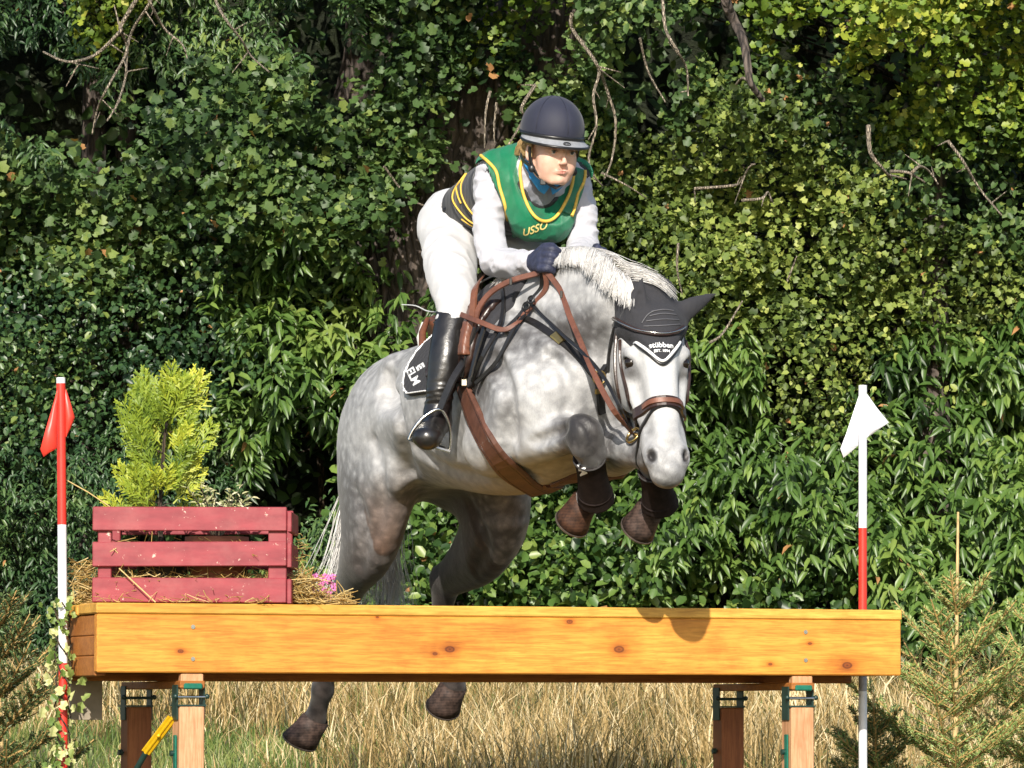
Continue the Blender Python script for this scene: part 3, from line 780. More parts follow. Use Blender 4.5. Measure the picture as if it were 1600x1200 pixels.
        g.chain([K(.50, sg * .055, -.082), K(.56, sg * .052, -.078), K(.60, sg * .03, -.07)], [.006, .009, .007], k=.012, sub=True)
    g.chain([K(.1, 0, .03), K(.25, 0, .026), K(.4, 0, .01), K(.5, 0, .002)], [(.05, .022), (.045, .02), (.035, .018), (.03, .015)], u=HR, k=.03)
    g.ell(K(.60, 0, -.045), (.026, .042, .034), ax, .025)
    g.ell(K(.585, 0, -.092), (.028, .034, .022), ax, .015)
    return g

def spot(v, c, r, axes=None):
    d = v - np.array(c)[None, :]
    if hasattr(r, '__len__'):
        A = np.array(axes if axes is not None else np.eye(3))
        d = (d @ A.T) / np.array(r)[None, :]
        return np.exp(-(d ** 2).sum(1))
    return np.exp(-(d ** 2).sum(1) / r ** 2)

def coat_material():
    m, nt, b, o = new_mat('grey_coat')
    at = nd(nt, 'Attribute', attribute_name='tone'); aw = nd(nt, 'Attribute', attribute_name='warm')
    c = coords(nt)
    n1 = noise_n(nt, c, 26, 7, .75, .4)
    vo = nd(nt, 'TexVoronoi', feature='SMOOTH_F1'); vo.inputs['Scale'].default_value = 36
    c2 = coords(nt, (1, 1, 1)); nn = nd(nt, 'TexNoise'); nn.inputs['Scale'].default_value = 9; nt.links.new(c2, nn.inputs['Vector'])
    addv = nd(nt, 'Vector Math' if False else 'VectorMath', operation='ADD'); sc = nd(nt, 'VectorMath', operation='SCALE'); sc.inputs['Scale'].default_value = .06
    nt.links.new(nn.outputs['Color'], sc.inputs[0]); nt.links.new(c2, addv.inputs[0]); nt.links.new(sc.outputs[0], addv.inputs[1]); nt.links.new(addv.outputs[0], vo.inputs['Vector'])
    # tone + dapples
    def mth(op, a, b_):
        x = nd(nt, 'Math', operation=op)
        for i, q in enumerate((a, b_)):
            if isinstance(q, (int, float)): x.inputs[i].default_value = q
            else: nt.links.new(q, x.inputs[i])
        return x.outputs[0]
    dap = mth('SUBTRACT', vo.outputs['Distance'], .3)
    amp = mth('MULTIPLY', mth('MULTIPLY', at.outputs['Fac'], mth('SUBTRACT', 1.08, at.outputs['Fac'])), 3.2)
    t = mth('ADD', at.outputs['Fac'], mth('MULTIPLY', dap, mth('ADD', mth('MULTIPLY', amp, .55), .02)))
    t = mth('ADD', t, mth('MULTIPLY', mth('SUBTRACT', n1, .5), mth('ADD', mth('MULTIPLY', amp, .65), .06)))
    base = ramp(nt, t, [(0, (.55, .55, .55)), (.18, (.385, .385, .39)), (.36, (.225, .225, .23)), (.60, (.095, .092, .094)), (.85, (.062, .058, .058)), (1, (.022, .02, .021))])
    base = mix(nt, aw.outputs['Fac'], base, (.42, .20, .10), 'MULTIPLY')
    fl = noise_n(nt, coords(nt, (1, 1, .35)), 420, 2)
    base = mix(nt, .35, base, ramp(nt, fl, [(.35, (.72, .72, .72)), (.6, (1, 1, 1))]), 'MULTIPLY')
    nt.links.new(base, b.inputs['Base Color'])
    b.inputs['Roughness'].default_value = .48
    b.inputs['Specular IOR Level'].default_value = .4
    b.inputs['Sheen Weight'].default_value = .12
    hh = mth('ADD', noise_n(nt, coords(nt, (1, 1, .25)), 260, 3), mth('MULTIPLY', noise_n(nt, c, 48, 4), 1.6))
    bump(nt, b, hh, .4, .0022)
    return m
M_COAT = coat_material()

def lump_relief(v, n):
    'veins, sinew and muscle relief pushed along the normals'
    out = np.zeros(len(v))
    for i in range(len(v)):
        p = Vector(v[i])
        out[i] = noise.noise(p * 7) * .0030 + noise.noise(p * 19 + Vector((3, 1, 2))) * .0010
    return out

HG = sculpt_horse()
def carve(g):
    'muscle lines followed on the rough body'
    v, q = nets(g.F[::2, ::2, ::2], g.lo, g.h * 2)
    bv = BVHTree.FromPolygons([tuple(x) for x in v], [tuple(int(i) for i in f) for f in q]); cp = Vector((0, CAM_Y, CAM_Z))
    for pts, r_, k, out in (
        ([(768, 560), (786, 600), (797, 650), (794, 700)], .026, .035, -.004), ([(832, 692), (856, 682), (884, 669)], .018, .018, -.003),
        ([(806, 478), (840, 500), (880, 528), (912, 556)], .024, .035, -.003), ([(606, 590), (622, 660), (640, 740)], .030, .045, .0),
        ([(858, 552), (878, 590), (880, 636)], .022, .03, -.002), ([(790, 706), (815, 738), (850, 750)], .013, .03, .005),
        ([(556, 770), (572, 830), (562, 885)], .014, .04, .006), ([(735, 790), (758, 850), (740, 890)], .016, .04, .006),
        ([(585, 690), (598, 770), (585, 840)], .014, .04, .007), ([(905, 655), (918, 668), (925, 690)], .008, .015, .004),
        ([(650, 700), (700, 735), (750, 745)], .012, .05, .008)):
        c = []
        for a, b in catmull(pts, 3):
            d = (P(a, b, 0) - cp).normalized(); h = bv.ray_cast(cp, d)
            if h[0] is not None:
                n_ = h[1] if h[1].dot(d) < 0 else -h[1]; c.append(np.array(h[0] + n_ * out))
        if len(c) > 2: g.chain(c, [r_ * .5] + [r_] * (len(c) - 2) + [r_ * .5], k=k, n=1, sub=True)
    for a, b, r_, dp in ((842, 640, .05, .036), (868, 610, .045, .034), (905, 700, .018, .012)):
        d = (P(a, b, 0) - cp).normalized(); h = bv.ray_cast(cp, d)
        if h[0] is not None: g.ell(np.array(h[0] + d * dp), (r_, r_, r_ * 1.3), None, .04)
carve(HG)
hv, hq = nets(HG.F, HG.lo, HG.h)
hv = relax(hv, hq, 4)
hn = normals(hv, hq)
hv = hv + hn * lump_relief(hv, hn)[:, None]
tone = np.full(len(hv), .14)
def addt(c, r, a, axes=None):
    global tone
    tone = tone + spot(hv, c, r, axes) * a
BX = [FH, RH, UP]
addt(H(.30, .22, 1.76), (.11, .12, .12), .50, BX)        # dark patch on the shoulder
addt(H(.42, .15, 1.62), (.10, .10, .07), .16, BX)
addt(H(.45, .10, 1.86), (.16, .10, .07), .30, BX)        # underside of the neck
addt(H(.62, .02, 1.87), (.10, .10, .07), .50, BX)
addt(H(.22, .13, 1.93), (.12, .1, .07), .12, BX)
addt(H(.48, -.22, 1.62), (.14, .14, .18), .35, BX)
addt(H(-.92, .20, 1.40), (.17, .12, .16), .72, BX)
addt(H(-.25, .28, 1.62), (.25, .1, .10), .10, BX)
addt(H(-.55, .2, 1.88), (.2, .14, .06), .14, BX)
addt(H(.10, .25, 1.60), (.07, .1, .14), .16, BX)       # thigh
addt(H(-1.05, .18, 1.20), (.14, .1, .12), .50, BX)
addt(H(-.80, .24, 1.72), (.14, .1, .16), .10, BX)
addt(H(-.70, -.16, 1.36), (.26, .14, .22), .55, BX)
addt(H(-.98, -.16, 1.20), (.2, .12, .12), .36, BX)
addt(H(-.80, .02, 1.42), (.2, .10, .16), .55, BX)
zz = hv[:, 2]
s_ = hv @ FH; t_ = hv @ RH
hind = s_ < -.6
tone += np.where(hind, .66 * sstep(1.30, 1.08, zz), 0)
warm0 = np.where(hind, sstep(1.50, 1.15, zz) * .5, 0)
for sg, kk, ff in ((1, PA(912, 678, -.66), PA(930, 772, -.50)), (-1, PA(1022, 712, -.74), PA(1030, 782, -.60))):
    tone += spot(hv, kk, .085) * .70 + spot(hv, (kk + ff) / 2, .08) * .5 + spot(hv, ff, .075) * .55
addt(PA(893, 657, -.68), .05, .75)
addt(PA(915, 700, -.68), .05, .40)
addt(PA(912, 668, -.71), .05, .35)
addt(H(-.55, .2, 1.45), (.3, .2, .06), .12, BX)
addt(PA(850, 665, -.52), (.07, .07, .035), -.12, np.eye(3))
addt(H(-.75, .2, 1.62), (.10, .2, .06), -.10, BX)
headc = np.clip((hv - HP[None, :]) @ HD, -1, 1); hb = (hv - HP[None, :]) @ HR; hc = (hv - HP[None, :]) @ HN
near_head = (spot(hv, K(.3, 0, -.06), (.45, .16, .2), [HD, HR, HN]) > .35)
tone = np.where(near_head, tone - .10 * sstep(.05, .3, headc), tone)
tone += spot(hv, K(.61, 0, -.05), .060) * .50 + spot(hv, K(.50, 0, -.02), .07) * .12
for sg in (1, -1):
    tone += spot(hv, K(.228, sg * .084, -.028), (.036, .03, .026), [HD, HR, HN]) * .55
    tone += spot(hv, K(.30, sg * .075, -.02), (.06, .02, .022), [HD, HR, HN]) * .22
    tone += spot(hv, K(.556, sg * .050, -.008), (.020, .012, .020), [HD, HR, HN]) * 1.3
warm = np.clip(.75 * sstep(1.52, 1.38, zz) * (s_ > -.75) * (s_ < .5), 0, 1) * .62 + warm0 + spot(hv, K(.622, -.01, -.070), (.02, .035, .02), [HD, HR, HN]) * .8  # belly brown partly paints bounced warm light into the coat; lip tint is its own
horse = empty('horse', H(0, 0, 1.4))
tag(horse, 'dapple grey horse leaping over the orange timber fence with its forelegs tucked up', 'horse')
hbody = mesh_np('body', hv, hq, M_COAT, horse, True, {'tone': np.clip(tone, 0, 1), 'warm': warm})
HBVH = BVHTree.FromPolygons([tuple(x) for x in hv], [tuple(int(i) for i in f) for f in hq])

# eyes
M_EYE = simple('dark_eye', (.012, .008, .006), .08, .1, bumps=0)
for sg in (1, -1):
    e = MB(); e.sphere(K(.228, sg * .0775, -.0235), .0215, n=20, m=14); e.build('eye', M_EYE, horse)
    l = MB()
    l.tube([K(.228 - .021 * math.cos(a), sg * (.0790 + .0215 * math.cos(a) * .35), -.0235 + .0235 * math.sin(a)) for a in np.linspace(-1.1, 1.1, 9)], [.002, .0035, .0045, .005, .005, .005, .0045, .0035, .002], 6)
    l.build('eyelid', simple('eyelid_skin', (.06, .055, .05), .6), horse)
# hooves
M_HOOF = None
def hoof_mat(name, a, b_):
    m, nt, b, o = new_mat(name)
    c = coords(nt)
    w = nd(nt, 'TexWave', wave_type='BANDS', bands_direction='Z'); w.inputs['Scale'].default_value = 34; w.inputs['Distortion'].default_value = 2.5; w.inputs['Detail'].default_value = 3
    nt.links.new(c, w.inputs['Vector'])
    n = noise_n(nt, c, 60, 4)
    nt.links.new(mix(nt, .78, ramp(nt, w.outputs[0], [(.2, a), (.8, b_)]), ramp(nt, n, [(.35, a), (.65, b_)])), b.inputs['Base Color'])
    b.inputs['Roughness'].default_value = .6; b.inputs['Specular IOR Level'].default_value = .2
    bump(nt, b, w.outputs[0], .12, .001)
    return m
M_HOOFB = hoof_mat('brown_hoof_horn', (.022, .012, .009), (.085, .040, .024))
M_HOOFD = hoof_mat('dark_hoof_horn', (.022, .015, .013), (.085, .055, .045))
M_SHOE = simple('worn_steel', (.16, .13, .11), .55, .3, 40, metal=.6)
def hoof(c0, axis, toe, mat, L=.075, r0=.046, r1=.062):
    'c0 coronet centre, axis coronet -> sole, toe = way the toe points'
    ax_ = Vector(axis).normalized(); tv = Vector(toe); tv = (tv - ax_ * tv.dot(ax_)).normalized(); sd = ax_.cross(tv)
    vs = []; fs = []; n = 24
    lev = [(-.012, .90), (0, 1.0), (.012, 1.04), (.35, 1.08), (.7, 1.2), (1.0, 1.32), (1.0, 1.12), (.86, .95), (.84, .3)]
    for a, k in lev:
        for i in range(n):
            th = 2 * math.pi * i / n
            rr = r0 * k * (1.0 if abs(th - math.pi) > .35 or a < .8 else .8)
            off = .018 * max(a, 0)
            vs.append(Vector(c0) + ax_ * (L * a if a > 0 else a) + tv * (rr * math.cos(th) * 1.05 + off) + sd * rr * math.sin(th) * .95)
    for j in range(len(lev) - 1):
        for i in range(n): fs.append((j * n + i, j * n + (i + 1) % n, (j + 1) * n + (i + 1) % n, (j + 1) * n + i))
    fs.append(tuple((len(lev) - 1) * n + i for i in range(n)))
    m = MB(); m.add(vs, fs, True); o = m.build('hoof', mat, horse)
    s = MB(); pts = []
    for i in range(17):
        th = -2.35 + 4.7 * i / 16
        pts.append(Vector(c0) + ax_ * (L + .004) + tv * (r0 * 1.20 * math.cos(th) * 1.05 + .018) + sd * r0 * 1.20 * math.sin(th) * .95)
    s.ribbon(pts, [ax_] * 17, .014, .004); s.build('horseshoe', M_SHOE, o)
    return o
hoof(PA(914, 783, -.425), (-.42, .50, -.62), (-.1, -.75, -.55), M_HOOFB, .078, .044)
hoof(PA(1017, 793, -.52), (-.42, .50, -.62), (-.1, -.75, -.55), M_HOOFD, .078, .044)
hoof(H(-1.49, .17, .70), (-.42, .35, -.80), (-.75, .25, .35) if False else (-.8, -.2, -.45), M_HOOFD, .085, .047)
hoof(H(-1.18, -.22, .815), (-.30, .55, -.72), (-.5, -.6, -.5), M_HOOFD, .085, .047)
# ================================================================ the rider
TA = PA(846, 262, -.14) - PA(732, 345, .24); TA /= np.linalg.norm(TA)          # up the spine
TR = np.array([-.87, -.47, .0]); TR = TR - TA * (TR @ TA); TR /= np.linalg.norm(TR)  # rider's right
TF = np.cross(TA, TR); TF = TF if TF[2] < 0 else -TF                            # out of the chest
yaw = R(25)
QF = np.array([math.sin(yaw), -math.cos(yaw), -.15]); QF /= np.linalg.norm(QF)
QU = np.array([.07, -.1, 1.0]); QU = QU - QF * (QU @ QF); QU /= np.linalg.norm(QU)
QR = np.cross(QU, QF); QR = QR if QR[0] < 0 else -QR
QC = PA(862, 226, -.24)
def Q(f, r, u): return QC + QF * f + QR * r + QU * u
RLO, RHI, RH_ = (-.36, -.56, 1.52), (.36, .46, 2.72), .0042
gt = Grid(RLO, RHI, RH_); ga = Grid(RLO, RHI, RH_); gl = Grid(RLO, RHI, RH_); gh = Grid(RLO, RHI, RH_)
# torso
gt.chain([PA(732, 348, .25), PA(752, 328, .17), PA(785, 309, .06), PA(818, 299, -.04), PA(838, 286, -.10)],
         [(.143, .10), (.115, .088), (.128, .105), (.135, .108), (.105, .072)], u=TR, k=.03)
gt.chain([PA(775, 268, -.09), PA(838, 262, -.11), PA(893, 276, -.02)], [.042, .052, .042], k=.04)
gt.chain([PA(842, 262, -.13), PA(852, 250, -.17), PA(858, 236, -.20)], [.058, .05, .048], k=.03)
gt.ell(PA(700, 352, .27), (.085, .11, .10), None, .05)
gt.ell(PA(752, 352, .33), (.085, .11, .10), None, .05)
# arms
ga.chain([PA(772, 276, -.09), PA(766, 310, -.11), PA(763, 350, -.14), PA(768, 388, -.17), PA(777, 408, -.21)], [.045, .042, .037, .036, .033], k=.02)
ga.chain([PA(776, 408, -.21), PA(800, 413, -.29), PA(822, 411, -.36), PA(834, 409, -.395)], [.037, .036, .028, .023], k=.02)
HLW = H(.40, -.13, 2.10)
ga.chain([PA(893, 284, -.01), PA(904, 320, -.03), PA(910, 360, -.05), PA(911, 392, -.08)], [.044, .042, .038, .033], k=.02)
ga.chain([PA(911, 392, -.08), PA(906, 402, -.2), HLW], [.036, .034, .024], k=.02)
# hands, closed on the reins
def hand(g, w, fw, out):
    fw = np.array(fw, float); fw /= np.linalg.norm(fw); out = np.array(out, float); out = out - fw * (out @ fw); out /= np.linalg.norm(out)
    up = np.cross(fw, out); up = up if up[2] > 0 else -up
    g.chain([w, w + fw * .022, w + fw * .062], [(.024, .018), (.032, .017), (.040, .016)], u=up, k=.012)
    for hgt, ln in ((.032, .92), (.011, 1.0), (-.011, .95), (-.031, .8)):
        k_ = w + fw * .070 + up * hgt
        p1 = k_ + (fw * .028 - out * .010) * ln; p2 = p1 + (-fw * .004 - out * .026) * ln; p3 = p2 + (-fw * .022 - out * .002) * ln
        g.chain([k_ + out * .004, p1, p2, p3], [.0102, .0098, .0090, .0078], k=.004, n=3)
    g.chain([w + fw * .02 + up * .022, w + fw * .046 + up * .045 - out * .008, w + fw * .078 + up * .046 - out * .016], [.0145, .0115, .009], k=.008, n=3)
WR = PA(833, 410, -.395)
hand(ga, WR, (.42, -.85, .05), (-.9, -.35, .25))
hand(ga, HLW, (.30, -.9, -.05), (.95, .25, .2))
# legs
gl.chain([PA(704, 366, .20), PA(703, 405, .07), PA(708, 445, -.07), PA(713, 482, -.17)], [(.088), (.078), (.066), (.050)], k=.03)
gl.chain([PA(712, 486, -.18), PA(703, 525, -.21), PA(696, 560, -.235), PA(690, 600, -.245), PA(684, 640, -.24)], [.046, .046, .043, .035, .029], k=.02)
gl.chain([PA(684, 640, -.235), PA(680, 660, -.26), PA(671, 678, -.34), PA(667, 686, -.40)], [.031, .033, .034, .024], k=.012)
gl.ell(PA(688, 660, -.225), (.028, .032, .03), None, .015)
gl.ell(PA(667, 683, -.38), (.037, .045, .023), None, .012)
kn = H(.14, -.235, 1.96); an = H(.10, -.31, 1.665)
gl.chain([PA(765, 366, .32), (PA(765, 366, .32) + kn) / 2 + np.array([0, 0, .02]), kn], [.088, .074, .050], k=.03)
gl.chain([kn, H(.12, -.28, 1.82), an], [.046, .043, .029], k=.02)
gl.chain([an, H(.14, -.31, 1.62), H(.27, -.32, 1.60)], [.031, .033, .026], k=.012)
# head with a face
gh.ell(Q(-.012, 0, .035), (.095, .074, .088), [QF, QR, QU], .02)
gh.ell(Q(.020, 0, -.030), (.070, .058, .085), [QF, QR, QU], .03)
gh.ell(Q(.030, 0, -.084), (.048, .042, .034), [QF, QR, QU], .02)
gh.ell(Q(.071, 0, -.106), (.015, .015, .014), [QF, QR, QU], .018)
for sg in (1, -1):
    gh.ell(Q(.052, sg * .038, -.044), (.024, .020, .024), [QF, QR, QU], .03)
    gh.ell(Q(.046, sg * .030, -.074), (.028, .022, .024), [QF, QR, QU], .03)
    gh.chain([Q(-.015, sg * .056, -.058), Q(.02, sg * .047, -.090), Q(.062, sg * .020, -.110)], [.012, .012, .010], k=.02)
    gh.chain([Q(.092, sg * .010, .004), Q(.088, sg * .032, .008), Q(.070, sg * .052, .000)], [.004, .005, .004], k=.016)
    gh.ell(Q(.092, sg * .031, -.019), (.014, .017, .0095), [QF, QR, QU], .008, True)
    gh.ell(Q(.078, sg * .031, -.019), (.0135, .0150, .0120), [QF, QR, QU], .002)
    gh.ell(Q(.094, sg * .031, -.0195), (.010, .0115, .0034), [QF, QR, QU], .002, True)
    gh.ell(Q(.095, sg * .0095, -.056), (.008, .0050, .0048), [QF, QR, QU], .006)
    gh.ell(Q(.100, sg * .006, -.0625), (.003, .0024, .002), [QF, QR, QU], .002, True)
    gh.ell(Q(.0, sg * .076, -.030), (.018, .009, .028), [QF, QR, QU], .006)
    gh.ell(Q(.006, sg * .084, -.028), (.010, .006, .017), [QF, QR, QU], .004, True)
gh.chain([Q(.086, 0, -.006), Q(.095, 0, -.030), Q(.103, 0, -.050)], [.0058, .0062, .0078], k=.012)
gh.chain([Q(.078, .026, -.0795), Q(.0905, .010, -.0765), Q(.0915, 0, -.0775), Q(.0905, -.010, -.0765), Q(.078, -.026, -.0795)], [.0025, .0038, .0036, .0038, .0025], k=.005)
gh.chain([Q(.078, .022, -.0815), Q(.0885, .008, -.0850), Q(.0885, -.008, -.0850), Q(.078, -.022, -.0815)], [.003, .0044, .0044, .003], k=.006)
gh.chain([Q(.083, .026, -.0805), Q(.0950, .008, -.0810), Q(.0950, -.008, -.0810), Q(.083, -.026, -.0805)], [.0012, .0016, .0016, .0012], k=.002, sub=True)

def smin(a, b, k):
    h_ = np.maximum(k - np.abs(a - b), 0) / k
    return np.minimum(a, b) - h_ * h_ * k * .25
FT, FA, FL, FHd = gt.F, ga.F, gl.F, gh.F
FB = smin(smin(smin(FT, FA, .03), FL, .04), FHd, .02)
GX, GY, GZ = [((np.arange(gt.n[i]) * RH_ + RLO[i]).astype(np.float32)).reshape([-1 if j == i else 1 for j in range(3)]) for i in range(3)]
def plane(p, n):
    'negative on the side n points away from'
    n = np.array(n, float); n /= np.linalg.norm(n)
    return ((GX - p[0]) * n[0] + (GY - p[1]) * n[1] + (GZ - p[2]) * n[2]).astype(np.float32)
def ellf(c, r, ax_):
    k0 = 0; k1 = 0
    for i in range(3):
        q_ = (GX - c[0]) * ax_[i][0] + (GY - c[1]) * ax_[i][1] + (GZ - c[2]) * ax_[i][2]
        k0 = k0 + (q_ / r[i]) ** 2; k1 = k1 + (q_ / r[i] ** 2) ** 2
    k0 = np.sqrt(k0)
    return (k0 * (k0 - 1) / (np.sqrt(k1) + 1e-5)).astype(np.float32)

# skin, cloth
def skin_mat():
    m, nt, b, o = new_mat('skin')
    c = coords(nt)
    n = noise_n(nt, c, 40, 5)
    at = nd(nt, 'Attribute', attribute_name='blush')
    base = ramp(nt, n, [(.3, (.62, .36, .26)), (.7, (.74, .47, .36))])
    nt.links.new(mix(nt, at.outputs['Fac'], base, (.50, .16, .13)), b.inputs['Base Color'])
    b.inputs['Roughness'].default_value = .5
    b.inputs['Subsurface Weight'].default_value = .08
    b.inputs['Subsurface Radius'].default_value = (.01, .004, .002)
    bump(nt, b, noise_n(nt, c, 300, 2), .15, .0006)
    return m
def cloth_mat(name, col, rough=.75, weave=900, wr=.25, wrs=24, sheen=.2, var=.1):
    m, nt, b, o = new_mat(name)
    c = coords(nt)
    n = noise_n(nt, c, 14, 4)
    nt.links.new(ramp(nt, n, [(.3, tuple(x * (1 - var) for x in col)), (.7, tuple(min(1, x * (1 + var)) for x in col))]), b.inputs['Base Color'])
    b.inputs['Roughness'].default_value = rough; b.inputs['Sheen Weight'].default_value = sheen
    w = nd(nt, 'TexWave'); w.inputs['Scale'].default_value = weave / 6; nt.links.new(c, w.inputs['Vector'])
    f = noise_n(nt, coords(nt, (1, 1, .55)), wrs, 5, .6, .9)
    ad = nd(nt, 'Math', operation='MULTIPLY_ADD'); nt.links.new(f, ad.inputs[0]); ad.inputs[1].default_value = 6; nt.links.new(w.outputs[0], ad.inputs[2])
    bump(nt, b, ad.outputs[0], wr, .0022)
    return m
M_SKIN = skin_mat()
M_SHIRT = cloth_mat('white_shirt_cloth', (.50, .50, .55), .7, 900, .5, 22)
M_BREECH = cloth_mat('white_breeches_cloth', (.52, .52, .53), .65, 900, .35, 16)
M_GREEN = cloth_mat('green_nylon', (.004, .17, .075), .45, 900, .6, 20, .1, .2)
M_PROT = cloth_mat('black_padded_cloth', (.016, .017, .02), .6, 400, .3, 16)
M_YEL = simple('yellow_piping_cloth', (.72, .46, .07), .6, .12, 60)
M_NAVY = cloth_mat('navy_lycra', (.014, .016, .034), .7, 1200, .06, 20, .12)
M_GLOVE = simple('navy_glove_cloth', (.022, .026, .055), .6, .3, 60, bumps=.5, bd=.002)
M_BLACK = simple('black_plastic', (.012, .012, .013), .35, .2, 40)
M_BOOT = simple('polished_black_leather', (.012, .011, .011), .33, .4, 26, bumps=.25, bd=.003, spec=.7)
M_BLUE = simple('blue_collar_cloth', (.02, .22, .50), .6, .15, 40)
M_HAIR = simple('blonde_hair_strands', (.46, .32, .15), .45, .3, 90)

rider = empty('person', P(735, 345, .22))
tag(rider, 'person riding the grey horse, crouched forward in a green bib, white breeches and navy helmet', 'person')
def layer(name, field, mat, relaxn=2, disp=None, attrs=None, parent=rider, side=None):
    v, q = nets(field, RLO, RH_)
    # drop stray islands far from the field's validity
    v = relax(v, q, relaxn); n = normals(v, q)
    if disp is not None: v = v + n * disp(v, n)[:, None]
    if side is not None: return split_mesh(name, v, q, side(v), mat, parent)
    return mesh_np(name, v, q, mat, parent, True, attrs(v) if attrs else None)
def folds(amp, sc, stretch=(1, 1, 1), seed=0, ridged=True):
    def f(v, n):
        o = np.zeros(len(v))
        for i in range(len(v)):
            p = Vector((v[i][0] * stretch[0], v[i][1] * stretch[1], v[i][2] * stretch[2])) * sc + Vector((seed, seed * 2.1, 0))
            a = noise.noise(p); b_ = noise.noise(p * 2.3 + Vector((5, 1, 3)))
            o[i] = (amp * (1 - abs(a) * 2.6) if ridged else amp * a) + amp * .4 * b_
        return o
    return f
def blush(v):
    o = spot(v, Q(.094, 0, -.0805), (.012, .019, .0080), [QF, QR, QU]) * .85
    for sg in (1, -1):
        o += spot(v, Q(.06, sg * .042, -.052), .028) * .14
        o += spot(v, Q(.08, sg * .031, -.004), (.02, .016, .007), [QF, QR, QU]) * .2
    o += spot(v, Q(.106, 0, -.058), .012) * .15
    return {'blush': np.clip(o, 0, 1)}
layer('body', FB + .0008, M_SKIN, 2, None, blush)
# shirt: torso and sleeves, stops at the wrist and collar
NK = PA(851, 252, -.17)
sh = np.minimum(FT - .006, smin(FT - .004, FA - .0092, .03))
sh = np.maximum(sh, -plane(PA(745, 335, .2), TA))
sh = np.maximum(sh, plane(NK, TA * .4 + np.array([.1, -.3, .8])))
cutR = plane(WR + np.array([.0, 0, 0]), (.42, -.85, .05)); nearR = ellf(WR, (.14, .14, .14), np.eye(3))
sh = np.maximum(sh, np.where(nearR < 0, cutR, -1))
cutL = plane(HLW, (.30, -.9, -.05)); nearL = ellf(HLW, (.12, .12, .12), np.eye(3))
sh = np.maximum(sh, np.where(nearL < 0, cutL, -1))
layer('shirt', sh, M_SHIRT, 3, folds(.0052, 16, (1, 1, 1.8), 3))
# gloves
gv = np.maximum(FA - .0022, np.where((nearR < 0), -cutR - .006, np.where(nearL < 0, -cutL - .006, 1)))
layer('glove', gv, M_GLOVE, 1, folds(.0008, 60, seed=2), side=lambda v: v @ RH + .03)
# breeches
KR = PA(712, 512, -.18)
bl = smin(np.maximum(FT - .004, plane(PA(757, 332, .16), TA)), FL - .006, .04)
bl = np.maximum(bl, -plane((0, 0, KR[2] + .022), (0, 0, 1)))
layer('breeches', bl, M_BREECH, 3, folds(.0042, 13, (1.2, 1.2, .8), 8))
# boots
bt = np.maximum(FL - .009, plane(KR + np.array([0, 0, .035]), (.25, 0, 1)))
def boot_disp(v, n):
    z0 = PA(0, 618, -.2)[2]
    o = folds(.0035, 14, (.6, .6, 3.4), 5)(v, n) * np.exp(-((v[:, 2] - z0) / .045) ** 2)
    return o + folds(.0012, 12, seed=1)(v, n)
layer('boot', bt, M_BOOT, 2, boot_disp, side=lambda v: v @ RH)
mb = MB()
for (c0, rr) in ((PA(707, 511, -.19), .058),):
    mb.ring(c0, (.25, 0, 1), rr, .004, 24)
mb.build('boot_cuff', simple('boot_cuff_leather', (.03, .03, .035), .25), rider)
# body protector
def armcut(m, k=0): return -(FA - m - .003)
pr = FT - .017
pr = np.maximum(pr, -plane(PA(748, 333, .19), TA))
pr = np.maximum(pr, plane(PA(846, 262, -.13), TA))
pr = np.maximum(pr, armcut(.012))
neckhole = ellf(PA(867, 287, -.235), (.138, .093, .107), [TF, TR, TA])
pr = np.maximum(pr, -neckhole)
def quilt(v, n):
    a = (v - PA(748, 333, .19)) @ TA; b_ = (v - PA(748, 333, .19)) @ TR
    return -.004 * np.exp(-((np.abs((a / .07) % 1 - .5) - .5) / .08) ** 2) + .001 * np.sin(b_ * 60)
layer('body_protector', pr, M_PROT, 2, quilt)
# green bib over it
bib = smin(FT - .024, ellf(PA(842, 322, -.10), (.125, .13, .085), [TF, TR, TA]), .03)
bib = np.maximum(bib, -plane(PA(783, 316, .07), TA * .95 + TF * .1))
top = plane(PA(846, 248, -.12), TA)
bib = np.maximum(bib, top)
bib = np.maximum(bib, armcut(.021))
hole2 = ellf(PA(868, 287, -.24), (.150, .104, .118), [TF, TR, TA])
side = ellf(PA(738, 296, .04), (.14, .10, .15), [TF, TR, TA])
shell = FT - .010
bib_solid = np.maximum(np.maximum(bib, -hole2), -side)
bib_solid = np.maximum(bib_solid, plane((0, 0, P(0, 374, -.15)[2]), (0, 0, -1)))
e1 = PA(751, 243, 0); e2 = PA(793, 344, 0); dd_ = e2 - e1; pn = np.array([dd_[2], 0, -dd_[0]]); pn = -pn if pn[0] > 0 else pn
bib_solid = np.maximum(bib_solid, np.minimum(plane(e1, pn), plane(PA(785, 309, .06) - TF * .060, -TF) * -1))
bibf = np.maximum(bib_solid, -(np.minimum(shell, bib_solid + .012)) if False else bib_solid)
bibfold = folds(.0042, 12, (1.5, 1.5, 1), 11)
layer('bib', bibf, M_GREEN, 2, bibfold)
